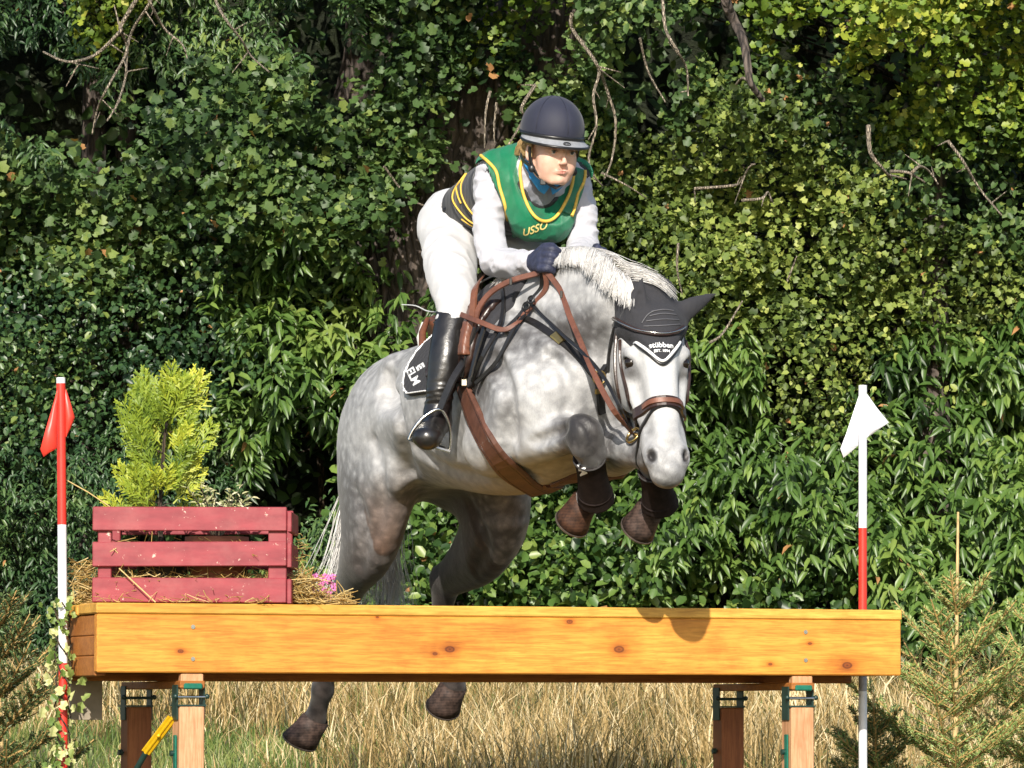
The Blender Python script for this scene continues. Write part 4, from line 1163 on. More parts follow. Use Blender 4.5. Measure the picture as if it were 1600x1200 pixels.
# shirt front, collar
sf = np.maximum(FT - .013, ellf(PA(856, 296, -.20), (.13, .05, .10), [TF, TR, TA]))
sf = np.maximum(sf, -ellf(PA(858, 258, -.23), (.06, .045, .055), [TF, TR, TA]))
layer('shirt_front', sf, cloth_mat('grey_stock_cloth', (.20, .21, .25), .7, 900, .5, 40), 2, folds(.003, 30, seed=4))
mb = MB()
cc = PA(853, 258, -.18); cn = TA * .6 + np.array([.05, -.30, .75]); cn /= np.linalg.norm(cn)
a1 = np.cross(cn, [0, 0, 1]); a1 /= np.linalg.norm(a1); a2 = np.cross(cn, a1); a2 = a2 if a2[1] < 0 else -a2
for sg in (1, -1):
    pts = []; nr = []
    for i in range(15):
        th = sg * (2.9 * i / 14 + .08)
        dirv = a2 * math.cos(th) + a1 * math.sin(th)
        drop = .040 * math.exp(-(th / .6) ** 2)
        pts.append(cc + dirv * (.064 + .008 * math.cos(th)) - cn * drop); nr.append(dirv * .9 + cn * .3)
    mb.ribbon(pts, nr, [.040 if i < 5 else .024 for i in range(15)], .004)
mb.build('blue_collar', M_BLUE, rider)
# eyes
M_WHITE = simple('eye_white', (.62, .58, .56), .15, .03, bumps=0)
M_IRIS = simple('dark_iris', (.03, .035, .035), .1, .2, 200, bumps=0)
M_BROW = simple('light_brown_hair', (.14, .085, .045), .6, .2, 60)
for sg in (1, -1):
    m = MB(); m.sphere(Q(.0762, sg * .031, -.0195), .0126, n=18, m=12); e = m.build('eye', M_WHITE, rider)
    m = MB(); m.sphere(Q(.0762, sg * .031, -.0200) + QF * .0082, .0066, n=14, m=8); m.build('iris', M_IRIS, e)
    m = MB()
    m.tube([Q(.0905, sg * (.031 + o_), -.0155 - .00009 * (o_ * 1000) ** 2 * .3 + .0) for o_ in (-.011, -.006, 0, .006, .011)], [.0007, .0012, .0014, .0012, .0007], 5)
    m.build('eyelash', M_BROW, rider)
    m = MB()
    m.tube([Q(.0965 - abs(o_ - .0) * .35, sg * (.029 + o_), -.002 + .003 * math.sin(o_ * 90)) for o_ in (-.016, -.008, 0, .008, .017)], [.0008, .0018, .002, .0016, .0007], 5)
    m.build('eyebrow', M_BROW, rider)
# hair tucked under the helmet
rr_ = random.Random(5); hairm = {1: MB(), -1: MB()}
for i in range(320):
    sg = 1 if i % 3 else -1; m = hairm[sg]
    th = rr_.uniform(-.25, 1.6)
    b0 = Q(.035 * math.cos(th * 1.2) - .02 - .05 * (th > .8) * (th - .8), sg * .074, .01)
    pts = [b0]
    for k in range(1, 5):
        pts.append(b0 - QU * .014 * k + QR * sg * .003 * math.sin(k) - QF * (.006 * k * th) + Vector((rr_.gauss(0, .0015), rr_.gauss(0, .0015), 0)).to_tuple() * np.ones(3) if False else b0 - QU * .013 * k - QF * .006 * k * th + QR * sg * (.004 * math.sin(k * .8)) + np.array([rr_.gauss(0, .0016), rr_.gauss(0, .0016), rr_.gauss(0, .001)]))
    m.tube(pts, [.0011, .0012, .0011, .0009, .0004], 3)
for q_ in hairm.values(): q_.build('hair', M_HAIR, rider)
# ---------------------------------------------------------------- helmet
HCU = .045
def dome(el, az, k=1.0, low=0):
    ce, se = math.cos(el), math.sin(el)
    return Q(-.004 + .115 * k * ce * math.cos(az), .096 * k * ce * math.sin(az), HCU + .106 * k * se)
def dome_mesh(k, e0, e1, ne=12, na=48, seam=False):
    vs = []; fs = []
    for i in range(ne + 1):
        for j in range(na):
            az = 2 * math.pi * j / na
            lo = e0 - .10 * math.cos(az)
            el = lo + (e1 - lo) * i / ne
            kk = k
            if seam:
                ph = (az / (2 * math.pi) * 6) % 1
                kk = k * (1 - .010 * math.exp(-(min(ph, 1 - ph) / .035) ** 2) * math.cos(el))
            vs.append(dome(el, az, kk))
    for i in range(ne):
        for j in range(na): fs.append((i * na + j, i * na + (j + 1) % na, (i + 1) * na + (j + 1) % na, (i + 1) * na + j))
    return vs, fs
helm = MB(); v_, f_ = dome_mesh(.965, -.34, math.pi / 2, 12, 48); helm.add(v_, f_, True)
v2_, f2_ = dome_mesh(.93, -.34, math.pi / 2 - .02, 12, 48); helm.add(v2_, [f[::-1] for f in f2_], True)
hob = helm.build('helmet', M_BLACK, rider)
silk = MB(); v_, f_ = dome_mesh(1.0, -.10, math.pi / 2, 26, 96, True); silk.add(v_, f_, True); silk.build('silk_cover', M_NAVY, hob)
band = MB()
for ring_e, rad, kk in ((-.115, .0035, 1.0),):
    band.tube([dome(ring_e - .10 * math.cos(2 * math.pi * j / 60), 2 * math.pi * j / 60, kk) for j in range(61)], rad, 6, False)
for q6 in range(6):
    az = 2 * math.pi * q6 / 6
    band.tube([dome(-.1 + (math.pi / 2 + .1) * k / 14, az, 1.0) for k in range(15)], .0011, 5)
band.build('elastic_seam', simple('dark_navy_seam', (.012, .014, .028), .6), hob)
# peak: from the band forward and down
pk = MB(); n_ = 28; rows = []
for r_ in range(8):
    t = r_ / 7
    row = []
    for j in range(n_ + 1):
        az = -1.75 + 3.5 * j / n_
        w_ = max(math.cos(az * .86), 0) ** 1.0
        e_ = -.19 - .09 * math.cos(az)
        p0 = dome(e_, az, .985)
        out = QF * math.cos(az) + QR * math.sin(az)
        row.append(p0 + out * (.030 * w_ * t + .002) - QU * (.020 * t ** .8 * (.45 + .55 * w_)))
    rows.append(row)
vs = [p for row in rows for p in row]; m_ = n_ + 1
fs = [(i * m_ + j, i * m_ + j + 1, (i + 1) * m_ + j + 1, (i + 1) * m_ + j) for i in range(7) for j in range(n_)]
pk.add(vs, fs, True)
vs2 = [p - QU * .004 - QF * .001 for p in vs]
pk.add(vs2, [f[::-1] for f in fs], True)
M_GREYB = simple('silver_grey_cloth', (.26, .27, .29), .45, .15, 60, bumps=.2)
pko = pk.build('peak', M_GREYB, hob)
lip = MB(); lip.tube([Vector(p) - Vector(QU) * .0025 for p in rows[-1]], .0042, 6); lip.build('peak_edge', M_BLACK, hob)
gp = MB(); gp.tube([Vector(p) + Vector(QU) * .006 for p in rows[0]], .0065, 6); gp.build('peak_gap', M_BLACK, hob)
# oval badge on the peak
em = MB(); bc = (np.array(rows[4][14]) + np.array(rows[3][15])) / 2; bn = QU * .55 + QF * .85; bn /= np.linalg.norm(bn)
bc = bc + bn * .003
em.ring(bc, bn, .0115, .0016, 24, 6, 1.0, .5, up=QR)
for k_, (dx_, hh_) in enumerate(((-.006, .003), (-.002, .0035), (.003, .0035), (.0065, .003))):
    em.tube([bc + QR * dx_ - QU * hh_, bc + QR * (dx_ + .0016) + QU * hh_ * .8, bc + QR * (dx_ + .003) - QU * hh_], .0008, 4)
em.build('oval_badge', M_BLACK, hob)
# harness
ch = MB()
for sg in (1, -1):
    pts = [Q(.02, sg * .084, -.012), Q(.018, sg * .077, -.05), Q(.03, sg * .061, -.088), Q(.048, sg * .032, -.116), Q(.058, 0, -.132)]
    pc = catmull(pts, 4); nrm = [p - Q(.0, 0, -.05) for p in pc]
    ch.ribbon(pc, nrm, .011, .003)
    pts = [Q(-.07, sg * .075, -.02), Q(-.03, sg * .078, -.055), Q(.022, sg * .074, -.072)]
    pc = catmull(pts, 4); ch.ribbon(pc, [p - Q(0, 0, -.05) for p in pc], .010, .003)
    ch.sphere(Q(.024, sg * .072, -.078), .011, 1, .6, 1.2)
ch.box(Q(.044, .040, -.116), (.018, .012, .02), None, .002)
ch.build('chin_strap', M_BLACK, hob)
# ================================================================ saddlery
CAMP = Vector((0, CAM_Y, CAM_Z))
def bvh_of(*obs):
    vs = []; fs = []
    for o in obs:
        n = len(vs); vs += [v.co.copy() for v in o.data.vertices]; fs += [tuple(i + n for i in p.vertices) for p in o.data.polygons]
    return BVHTree.FromPolygons(vs, fs)
def surf(px, py, bvh=None, Y=-.3):
    'point of a body under a sight line (surveying aid for real 3-D positions)'
    p = P(px, py, 0)
    h = (bvh or HBVH).ray_cast(CAMP, (p - CAMP).normalized())
    if h[0] is None: return None
    n = h[1]
    if n.dot(p - CAMP) > 0: n = -n
    return h[0], n
def sz(p): p = np.array(p); return float(p @ FH), float(p @ RH), float(p[2])
def on_body(pts2, off=.004, n=5, bvh=None, sm=1):
    c = catmull(pts2, n); out = []; nr = []
    for q in c:
        h = surf(q[0], q[1], bvh)
        if h: out.append(np.array(h[0]) + np.array(h[1]) * off); nr.append(np.array(h[1]))
    out = np.array(out); nr = np.array(nr)
    for _ in range(sm):
        if len(out) > 2:
            out[1:-1] = .5 * out[1:-1] + .25 * (out[:-2] + out[2:]); nr[1:-1] = .5 * nr[1:-1] + .25 * (nr[:-2] + nr[2:])
    return out, nr
def mirror(pts, off=.004):
    'the same strap on the far side of the horse'
    out = []; nr = []
    for p in pts:
        s, t, z = sz(p)
        q = H(s, -t - .02, z); h = HBVH.find_nearest(Vector(q))
        out.append(np.array(h[0]) + np.array(h[1]) * off * (1 if h[1].dot(h[0] - Vector(H(s, 0, z))) > 0 else -1))
        nr.append(np.array(h[1]))
    return out, nr
def leather(name, col, rough=.4):
    m, nt, b, o = new_mat(name)
    c = coords(nt)
    n = noise_n(nt, c, 22, 6, .65)
    nt.links.new(ramp(nt, n, [(.25, tuple(x * .55 for x in col)), (.55, col), (.8, tuple(min(1, x * 1.5) for x in col))]), b.inputs['Base Color'])
    b.inputs['Roughness'].default_value = rough
    bump(nt, b, noise_n(nt, c, 240, 3), .25, .0008)
    return m
M_BROWN = leather('brown_leather', (.16, .062, .035))
M_TAN = leather('tan_rein_leather', (.15, .058, .036), .5)
M_DARKL = leather('dark_brown_leather', (.035, .018, .014), .3)
M_BLKL = leather('black_strap_leather', (.014, .013, .013), .32)
M_STEEL = simple('polished_steel', (.62, .61, .58), .22, .15, 50, metal=1, bumps=0)
M_BRASS = simple('brass', (.60, .42, .16), .3, .15, 50, metal=1, bumps=0)
M_PADF = cloth_mat('charcoal_quilted_cloth', (.022, .022, .027), .85, 500, .3, 60, .04)
M_WTRIM = simple('white_cord', (.75, .75, .76), .6, .1, 200, bumps=.6, bd=.001)
M_FLEECE = simple('white_fleece', (.62, .60, .56), .9, .15, 120, bumps=.8, bd=.003)

HX = [((np.arange(HG.n[i]) * HG.h + HG.lo[i]).astype(np.float32)).reshape([-1 if j == i else 1 for j in range(3)]) for i in range(3)]
FS = HX[0] * FH[0] + HX[1] * FH[1]; FTT = HX[0] * RH[0] + HX[1] * RH[1]; FZ = HX[2]
def hlayer(name, field, mat, parent, it=2, disp=None, split=False):
    v, q = nets(field, HG.lo, HG.h); v = relax(v, q, it)
    if disp is not None: n = normals(v, q); v = v + n * disp(v, n)[:, None]
    if split: return split_mesh(name, v, q, v @ RH, mat, parent)
    return mesh_np(name, v, q, mat, parent)
def rbox(s0, s1, z0, r):
    'rounded region in the (s, z) plane, open at the top'
    cs, hs = (s0 + s1) / 2, (s1 - s0) / 2
    dx = np.maximum(np.abs(FS - cs) - hs + r, 0); dz = np.maximum(z0 + r - FZ, 0)
    return np.sqrt(dx * dx + dz * dz) - r
# ---- saddle cloth
c_ = surf(634, 606); ps, pt, pz = sz(c_[0])
print('pad corner', ps, pt, pz)
S0, Z0 = ps - .02, pz - .03
pad = empty('saddle_cloth', H(-.25, 0, 1.9)); tag(pad, 'charcoal quilted saddle cloth with white piping under the saddle', 'saddle cloth')
reg = rbox(S0, .315, Z0, .09)
reg = np.maximum(reg, FZ - 2.2) + 0 * FTT
padf = np.maximum(np.maximum(HG.F - .014, -(HG.F + .012)), reg)
hlayer('cloth_body', padf, M_PADF, pad, 2, lambda v, n: .0012 * np.sin((v @ FH) * 190) * np.sin(v[:, 2] * 190))
trim = np.maximum(np.maximum(np.abs(HG.F - .014) - .0058, np.abs(reg + .009) - .0046), FS + .05)
hlayer('piping', trim, M_WTRIM, pad, 1)
# ---- saddle
saddle = empty('saddle', H(-.22, 0, 2.0)); tag(saddle, 'brown and black jumping saddle strapped on the grey horse under the person', 'saddle')
def flapreg(s0, s1, z0, r, lean):
    ss = FS - (2.0 - FZ) * lean
    cs, hs = (s0 + s1) / 2, (s1 - s0) / 2
    dx = np.maximum(np.abs(ss - cs) - hs + r, 0); dz = np.maximum(z0 + r - FZ, 0)
    return np.sqrt(dx * dx + dz * dz) - r
fl = np.maximum(np.maximum(HG.F - .030, -(HG.F - .012)), flapreg(-.06, .285, 1.74, .08, 0))
fl = np.maximum(fl, FZ - 1.99)
hlayer('flap', fl, M_DARKL, saddle, 2, split=True)
kr = np.maximum(np.maximum(HG.F - .052, -(HG.F - .026)), np.maximum(np.abs(FS + (FZ - 1.9) * .25 - .245) - .022, np.abs(FZ - 1.90) - .085))
hlayer('knee_roll', kr, M_BROWN, saddle, 3, split=True)
gs = Grid((-.6, -.5, 1.75), (.45, .8, 2.25), .006)
gs.chain([H(-.46, 0, 1.985), H(-.40, 0, 1.97), H(-.28, 0, 1.965), H(-.12, 0, 2.01), H(-.02, 0, 2.075)], [(.12, .018), (.15, .022), (.13, .028), (.085, .028), (.05, .02)], u=RH, k=.02)
gs.chain([H(-.45, .10, 1.97), H(-.475, .05, 2.0), H(-.48, 0, 2.01), H(-.475, -.05, 2.0), H(-.45, -.10, 1.97)], [.014, .018, .018, .018, .014], k=.03)
for sg in (1, -1):
    gs.chain([H(-.44, sg * .09, 1.94), H(-.3, sg * .10, 1.94), H(-.05, sg * .08, 1.98)], [.035, .04, .04], k=.03)
v, q = nets(gs.F, gs.lo, gs.h); v = relax(v, q, 3)
mesh_np('seat', v, q, M_BROWN, saddle)
# cantle binding seen behind the boot
b_ = MB(); b_.tube([PA(668, 498, .30), PA(660, 520, .26), PA(660, 548, .20), PA(668, 575, .12)], [.008, .012, .012, .006], 8); b_.build('cantle_roll', M_BROWN, saddle)
b_ = MB(); b_.tube([PA(661, 505, .31), PA(655, 528, .27), PA(658, 552, .22)], [.006, .009, .006], 8); b_.build('fleece_edge', M_FLEECE, saddle)

# ---- girth and stud guard
gp, gn = on_body([(722, 590), (738, 635), (758, 682), (785, 722), (815, 750), (850, 768), (885, 772)], .010, 5, sm=8)
mp, mn = mirror(gp[:-3])
gm = MB(); gm.ribbon(list(gp) , list(gn), [.074 + .014 * math.sin(i / len(gp) * 3.1) for i in range(len(gp))], .007)
mp = np.array(mp)[::-1]; mn = np.array(mn)[::-1]
gm.ribbon(list(mp), list(mn), .078, .007)
# join under the chest
a0, a1 = Vector(gp[-1]), Vector(mp[0])
jp = []; jn = []
for k in range(9):
    t = k / 8; q_ = a0.lerp(a1, t); h = HBVH.ray_cast(q_ - Vector((0, 0, .4)), Vector((0, 0, 1)))
    if h[0] is not None and h[0].z > q_.z - .15: jp.append(h[0] - Vector((0, 0, .006))); jn.append(Vector((0, 0, -1)))
if len(jp) > 2: gm.ribbon(jp, jn, .08, .007)
gm.build('girth', leather('chestnut_girth_leather', (.115, .048, .030), .5), saddle)
st = MB()
for off in (-.026, .026):
    w = [np.cross(gp[min(i + 1, len(gp) - 1)] - gp[max(i - 1, 0)], gn[i]) for i in range(len(gp))]
    st.tube([gp[i] + w[i] / np.linalg.norm(w[i]) * off + gn[i] * .0075 for i in range(len(gp))], .0013, 4)
st.build('girth_stitching', M_DARKL, saddle)
for dx in (-9, 9):
    bk = MB()
    h = surf(722 + dx + 4, 590); n_ = np.array(h[1]); c0 = np.array(h[0]) + n_ * .02
    bk.box(c0, (.018, .006, .05), Matrix(((RH * -1), n_, UP)).transposed() if False else None, .002)
    bk.build('girth_buckle', M_STEEL, saddle)
# girth straps up to the flap
gs2 = MB()
for dx in (0, 16, 30):
    a_ = surf(722 + dx, 588); b0 = surf(742 + dx * .9, 520)
    if a_ and b0:
        pts = [np.array(a_[0].lerp(b0[0], t)) for t in np.linspace(0, 1, 7)]; nn = [np.array(a_[1].lerp(b0[1], t).normalized()) for t in np.linspace(0, 1, 7)]
        gs2.ribbon([p + n * .036 for p, n in zip(pts, nn)], nn, .018, .004)
gs2.build('girth_strap', M_BLKL, saddle)
# ---- stirrups
def stirrup(top, ctr, fw, side, up, name='stirrup'):
    'fw = way the foot points, side = across the tread'
    m = MB(); c0 = np.array(ctr, float); W = .066; Hh = .115
    prof = [(-W, 0), (-W * .95, .03), (-W * .72, .07), (-W * .3, .105), (0, .115), (W * .3, .105), (W * .72, .07), (W * .95, .03), (W, 0)]
    m.tube([c0 + side * a + up * b for a, b in catmull(prof, 3)], .0052, 8)
    m.ribbon([c0 + side * a for a in np.linspace(-W, W, 7)], [up] * 7, .034, .006)
    o = m.build(name, M_STEEL, saddle)
    t_ = MB(); t_.ribbon([c0 + side * a + up * .006 for a in np.linspace(-W * .8, W * .8, 5)], [up] * 5, .028, .004); t_.build('tread', simple('black_rubber', (.02, .02, .02), .8), o)
    l = MB(); tp = c0 + up * .118
    pts = catmull([top, np.array(top) * .5 + tp * .5 + np.array([-.008, -.02, 0]), tp], 5)
    nr = [np.array([-.45, -.89, 0])] * len(pts)
    l.ribbon(pts, nr, .026, .005); l.build('stirrup_leather', M_BLKL, saddle)
    return o
sup = np.array([.30, -.10, .95]); sup /= np.linalg.norm(sup)
sside = np.array([.93, .30, -.26]); sside = sside - sup * (sside @ sup); sside /= np.linalg.norm(sside)
stirrup(PA(736, 548, -.30), PA(670, 696, -.33), np.array([0, -1, 0]), sside, sup)
stirrup(H(.05, -.25, 1.95), H(.2, -.33, 1.565), FH, RH, np.array([0, 0, 1.0]))
# ---- breastplate / martingale
bp = empty('breastplate', H(.45, 0, 1.7)); tag(bp, 'black leather breastplate and martingale across the grey horse chest', 'breastplate')
m = MB(); straps = [([(812, 497), (838, 507), (868, 528), (902, 556), (932, 592)], .024), ([(934, 592), (937, 612), (938, 632), (940, 645)], .026)]
for pts, w in straps:
    p_, n_ = on_body(pts, .005, 5, sm=2); m.ribbon(list(p_), list(n_), w, .005)
    if w < .025:
        lp = [np.array(HBVH.find_nearest(Vector(c))[0]) for c in catmull([list(p_[-1]), list(H(.56, -.12, 1.80)), list(H(.44, -.24, 1.86)), list(H(.25, -.24, 1.95))], 4)]
        m.ribbon(lp, [FH * .8 - RH * .6] * len(lp), w, .008)
m.build('chest_strap', M_BLKL, bp)
m = MB(); h = surf(934, 590); m.ring(np.array(h[0]) + np.array(h[1]) * .012, h[1], .020, .0035, 20); m.build('ring', M_BRASS, bp); m = MB()
h = surf(873, 530); n_ = np.array(h[1]); m.ribbon([np.array(surf(a, b)[0]) + n_ * .012 for a, b in ((866, 525), (880, 537))], [n_, n_], .030, .003); m.build('buckle', M_BRASS, bp); m = MB()
h = surf(933, 612); m.ribbon([np.array(surf(a, b)[0]) + np.array(h[1]) * .011 for a, b in ((934, 606), (934, 614))], [h[1]] * 2, .030, .004)
m.build('buckle', M_BRASS, bp)
# ---- bridle
bridle = empty('bridle', K(.2, 0, 0)); tag(bridle, 'brown leather bridle with flash noseband and reins on the grey horse head', 'bridle')
def headring(a, tilt, w, th, mat, name, a_in=0, ang=(0, 360), parent=None, coff=-.05, n=40, off=.004, puff=0):
    pts = []; nr = []
    for k in range(n + 1):
        ph = R(ang[0] + (ang[1] - ang[0]) * k / n)
        d = HN * math.cos(ph) + HR * math.sin(ph) + HD * tilt * math.cos(ph)
        d /= np.linalg.norm(d)
        c0 = K(a, 0, coff); h = HBVH.ray_cast(Vector(c0 + d * .175), Vector(-d), .175)
        if h[0] is None: continue
        nn = np.array(d); pts.append(np.array(h[0]) + nn * off); nr.append(nn)
    pts = np.array(pts); 
    for _ in range(2): pts[1:-1] = .5 * pts[1:-1] + .25 * (pts[:-2] + pts[2:])
    m = MB(); m.ribbon(list(pts), nr, w, th); 
    return m, pts, nr
m, pts_nb, _ = headring(.382, .12, .038, .006, M_DARKL, 'noseband'); m.build('noseband', M_DARKL, bridle)
m, _, _ = headring(.382, .12, .018, .010, M_BROWN, 'noseband', ang=(-60, 60)); m.build('noseband_padding', M_BROWN, bridle)
m, _, _ = headring(.45, -.50, .012, .004, M_BLKL, 'flash', coff=-.055); m.build('flash_strap', M_BLKL, bridle)
# cheekpieces etc., right side surveyed, left side mirrored across the face
def both(pts2, w, th, mat, name, off=.005, only=False):
    p_, n_ = on_body(pts2, off, 6, sm=3)
    if len(p_) < 3: return
    m = MB(); m.ribbon(list(p_), list(n_), w, th); m.build(name, mat, bridle)
    if not only:
        q_ = []; o_ = []
        for p in p_:
            d = np.array(p) - HP; a, b, c = d @ HD, d @ HR, d @ HN
            h = HBVH.find_nearest(Vector(K(a, -b, c)))
            nn = np.array(h[0]) - K(a, 0, -.06); nn /= np.linalg.norm(nn)
            q_.append(np.array(h[0]) + nn * off); o_.append(nn)
        m = MB(); m.ribbon(q_, o_, w, th); m.build(name, mat, bridle)
both([(966, 520), (963, 560), (966, 600), (975, 640), (988, 676)], .013, .004, M_DARKL, 'cheekpiece')
both([(971, 532), (972, 570), (981, 610), (990, 650)], .010, .004, M_DARKL, 'cheek_strap')
both([(962, 512), (955, 545), (951, 580)], .011, .004, M_BLKL, 'throat_lash')
BIT = surf(993, 683); BITP = np.array(BIT[0]) + np.array(BIT[1]) * .010
m = MB(); m.ring(BITP, BIT[1], .026, .0042, 24, 8); m.ring(BITP + np.array([.008, 0, -.028]), BIT[1], .016, .0035, 20, 6)
dd = BITP - HP; BITL = K(dd @ HD, -(dd @ HR), dd @ HN); m.ring(BITL, HR, .026, .0042, 24, 8)
m.tube([BITP, BITL], .007, 8)
m.build('bit', M_BRASS, bridle)
# reins
def free_strap(pts3, w, th, mat, name, nrm, parent, n=6):
    c = catmull([list(p) for p in pts3], n); m = MB()
    m.ribbon(list(c), [np.array(nrm, float)] * len(c) if not callable(nrm) else [nrm(p) for p in c], w, th)
    return m.build(name, mat, parent)
SD = np.array([-.5, -.86, .1])
def sp(px, py, off=.03):
    h = surf(px, py); return np.array(h[0]) + np.array(h[1]) * off
HANDC = WR + np.array([.028, -.07, -.02])
free_strap([HANDC + np.array([.01, .0, -.012]), PA(876, 455, -.50), PA(889, 492, -.56), PA(906, 532, -.64), PA(926, 580, -.74), PA(958, 640, -.84), BITP], .018, .004, M_TAN, 'rein', SD, bridle)
free_strap([HLW + np.array([0, -.08, 0]), H(.62, -.22, 1.92), BITL], .016, .004, M_TAN, 'rein', -SD, bridle)
free_strap([HANDC, PA(842, 426, -.44), PA(800, 438, -.40), PA(768, 456, -.36), PA(748, 482, -.34), PA(740, 515, -.33), PA(732, 545, -.32), PA(722, 572, -.31)], .019, .004, M_TAN, 'rein_end', SD, bridle)
free_strap([HANDC + np.array([.005, 0, -.01]), PA(852, 452, -.45), sp(832, 486, .02), sp(812, 512, .02), sp(792, 524, .03), sp(768, 518, .055), sp(748, 506, .065)], .017, .004, M_TAN, 'rein_end', SD, bridle)
free_strap([HANDC + np.array([-.005, .01, -.01]), PA(845, 450, -.42), sp(828, 478, .02), sp(822, 500, .02), sp(808, 520, .02), sp(785, 560, .02), sp(752, 598, .02)], .013, .004, M_BLKL, 'draw_rein', SD, bridle)
free_strap([PA(826, 470, -.41), PA(850, 495, -.46), PA(880, 524, -.56), PA(912, 552, -.68), PA(945, 592, -.78), PA(970, 640, -.85), BITP], .011, .004, M_BLKL, 'martingale_fork', SD, bp)
free_strap([sp(790, 455, .02), sp(792, 480, .02), sp(786, 515, .02), sp(764, 560, .045), sp(747, 596, .02)], .014, .004, M_BLKL, 'pommel_strap', SD, bp)
free_strap([sp(790, 522, .012), sp(812, 500, .012), sp(832, 474, .012)], .018, .005, M_BLKL, 'neck_strap', SD, bp)
free_strap([PA(757, 430, -.12), PA(742, 452, -.30), PA(738, 500, -.33), PA(728, 548, -.31)], .022, .006, M_BROWN, 'billet_guard', SD, saddle)
for px, py, Y in ((822, 478, -.43), (830, 468, -.44), (812, 500, -.42)): m = MB(); m.ring(PA(px, py, Y), SD, .011, .0028, 16, 6); m.build('martingale_ring', M_BLKL, bp)
for px, py, Y in ((798, 440, -.415), (877, 460, -.515)): m = MB(); m.box(PA(px, py, Y), (.008, .008, .022), None, .001); m.build('rein_stop', M_BLKL, bridle)
# ---- whip in the right hand
whip = MB(); wp = catmull([list(HANDC + np.array([.0, .0, .03])), list(PA(800, 418, -.20)), list(PA(745, 445, .08)), list(PA(700, 482, .2)), list(PA(672, 487, .36)), list(PA(650, 478, .42)), list(PA(628, 476, .46))], 5)
whip.tube(wp, np.linspace(.004, .0018, len(wp)), 6)
wo_ = whip.build('riding_whip', simple('pale_grey_whip_cord', (.45, .46, .46), .5, .2, 60), None)
tag(wo_, 'thin pale riding whip held in the gloved right hand', 'whip')
# ---- ear bonnet: follows the head, ends in a point on the forehead
HXk = [HX[0] - HP[0], HX[1] - HP[1], HX[2] - HP[2]]
wk = HG.win(HP - .34, HP + .34)
def dk(ax_): return HXk[0][wk[0]] * ax_[0] + HXk[1][:, wk[1]] * ax_[1] + HXk[2][:, :, wk[2]] * ax_[2]
KA, KB, KC = dk(HD), dk(HR), dk(HN)
lo_k = np.array([HG.lo[i] + wk[i].start * HG.h for i in range(3)])
ge = Grid(lo_k, lo_k + (np.array(HG.F[wk].shape) - 1) * HG.h + 1e-6, HG.h)
ge.F = HG.F[wk].copy() - .009
tipa = surf(1037, 576); d_ = np.array(tipa[0]) - HP; A1 = d_ @ HD
ca = surf(965, 532); d2_ = np.array(ca[0]) - HP; A0 = d2_ @ HD; B0 = abs(d2_ @ HR)
print('bonnet', A1, A0, B0)
edge = (KA - (A0 + (A1 - A0) * np.clip(1 - np.sqrt(KB ** 2 + .0001) / B0, -.25, 1))) * .75
back = np.maximum(-KA - .055, -KC - .085 - .25 * np.maximum(KA, 0))
back = np.maximum(back, np.abs(KB) - .108)
reg = np.maximum(edge, back)
base_f = ge.F.copy()
ge.F = np.maximum(ge.F, reg).astype(np.float32)
tipR, tipL = PA(1003, 434, -.72), PA(1119, 458, -.60)
def near_surf(px, py, d):
    h = surf(px, py); return PA(px, py, h[0].y + d)
bR, bL = near_surf(990, 508, .015), PA(1058, 492, -.665)
ge.chain([bR + np.array([0, .02, -.02]), bR * .7 + tipR * .3, bR * .35 + tipR * .65, tipR], [(.038, .030), (.036, .026), (.024, .018), (.004, .004)], u=np.array([1, -.2, 0]), k=.02)
ge.chain([bL + np.array([-.02, .02, -.02]), bL * .7 + tipL * .3, bL * .35 + tipL * .65, tipL], [(.034, .024), (.030, .02), (.019, .013), (.004, .004)], u=np.array([-.3, -.2, 1]), k=.02)
earR_in = (bR * .62 + tipR * .38) + np.array([.004, -.022, 0])
ge.chain([bR * .60 + tipR * .40 + np.array([.003, -.030, 0]), bR * .33 + tipR * .67 + np.array([.002, -.018, 0])], [(.017, .016), (.009, .010)], u=np.array([1, -.2, 0]), k=.008, sub=True)
eb = ge.F
v, q = nets(eb.astype(np.float32), lo_k, HG.h); v = relax(v, q, 2)
bon = mesh_np('ear_bonnet', v, q, M_PADF, horse)
BBVH = bvh_of(bon)
for nm, da, rad, mt in (('white_piping', -.004, .0052, M_WTRIM), ('dark_piping', .007, .0042, M_BLKL)):
    pts = []
    for b_ in np.linspace(-B0 * .98, B0 * .98, 61):
        a_ = A0 + (A1 - A0) * (1 - math.sqrt(b_ * b_ + .0001) / B0) + da
        dr = HN + HR * (b_ / B0) * .5
        h = HBVH.ray_cast(Vector(K(a_, b_, 0) + dr * .15), Vector(-dr).normalized(), .3)
        if h[0] is not None: pts.append(np.array(h[0]) + dr / np.linalg.norm(dr) * .006)
    pts = np.array(pts)
    for _ in range(3): pts[1:-1] = .5 * pts[1:-1] + .25 * (pts[:-2] + pts[2:])
    m = MB(); m.tube(list(pts), rad, 8); m.build(nm, mt, bon)
m = MB(); m2 = MB()
p_, n_ = on_body([(962, 498), (975, 506), (1000, 518), (1030, 524), (1052, 521), (1066, 512)], .006, 6, BBVH, 3)
m.ribbon(list(p_), list(n_), .013, .005); m.build('browband', M_DARKL, bridle)
m2.tube([p + n * .007 for p, n in zip(p_, n_)], .0022, 5); m2.build('browband_beads', M_STEEL, bridle)
m = MB()
for pts in ([(1015, 494), (1035, 490), (1056, 492)], [(1010, 502), (1035, 499), (1060, 500)], [(1006, 510), (1035, 509), (1062, 507)], [(1018, 487), (1036, 484), (1052, 486)], [(1003, 505), (1012, 492), (1022, 486)]):
    p_, n_ = on_body(pts, .0015, 5, BBVH, 1)
    if len(p_) > 2: m.tube(list(p_), .002, 5)
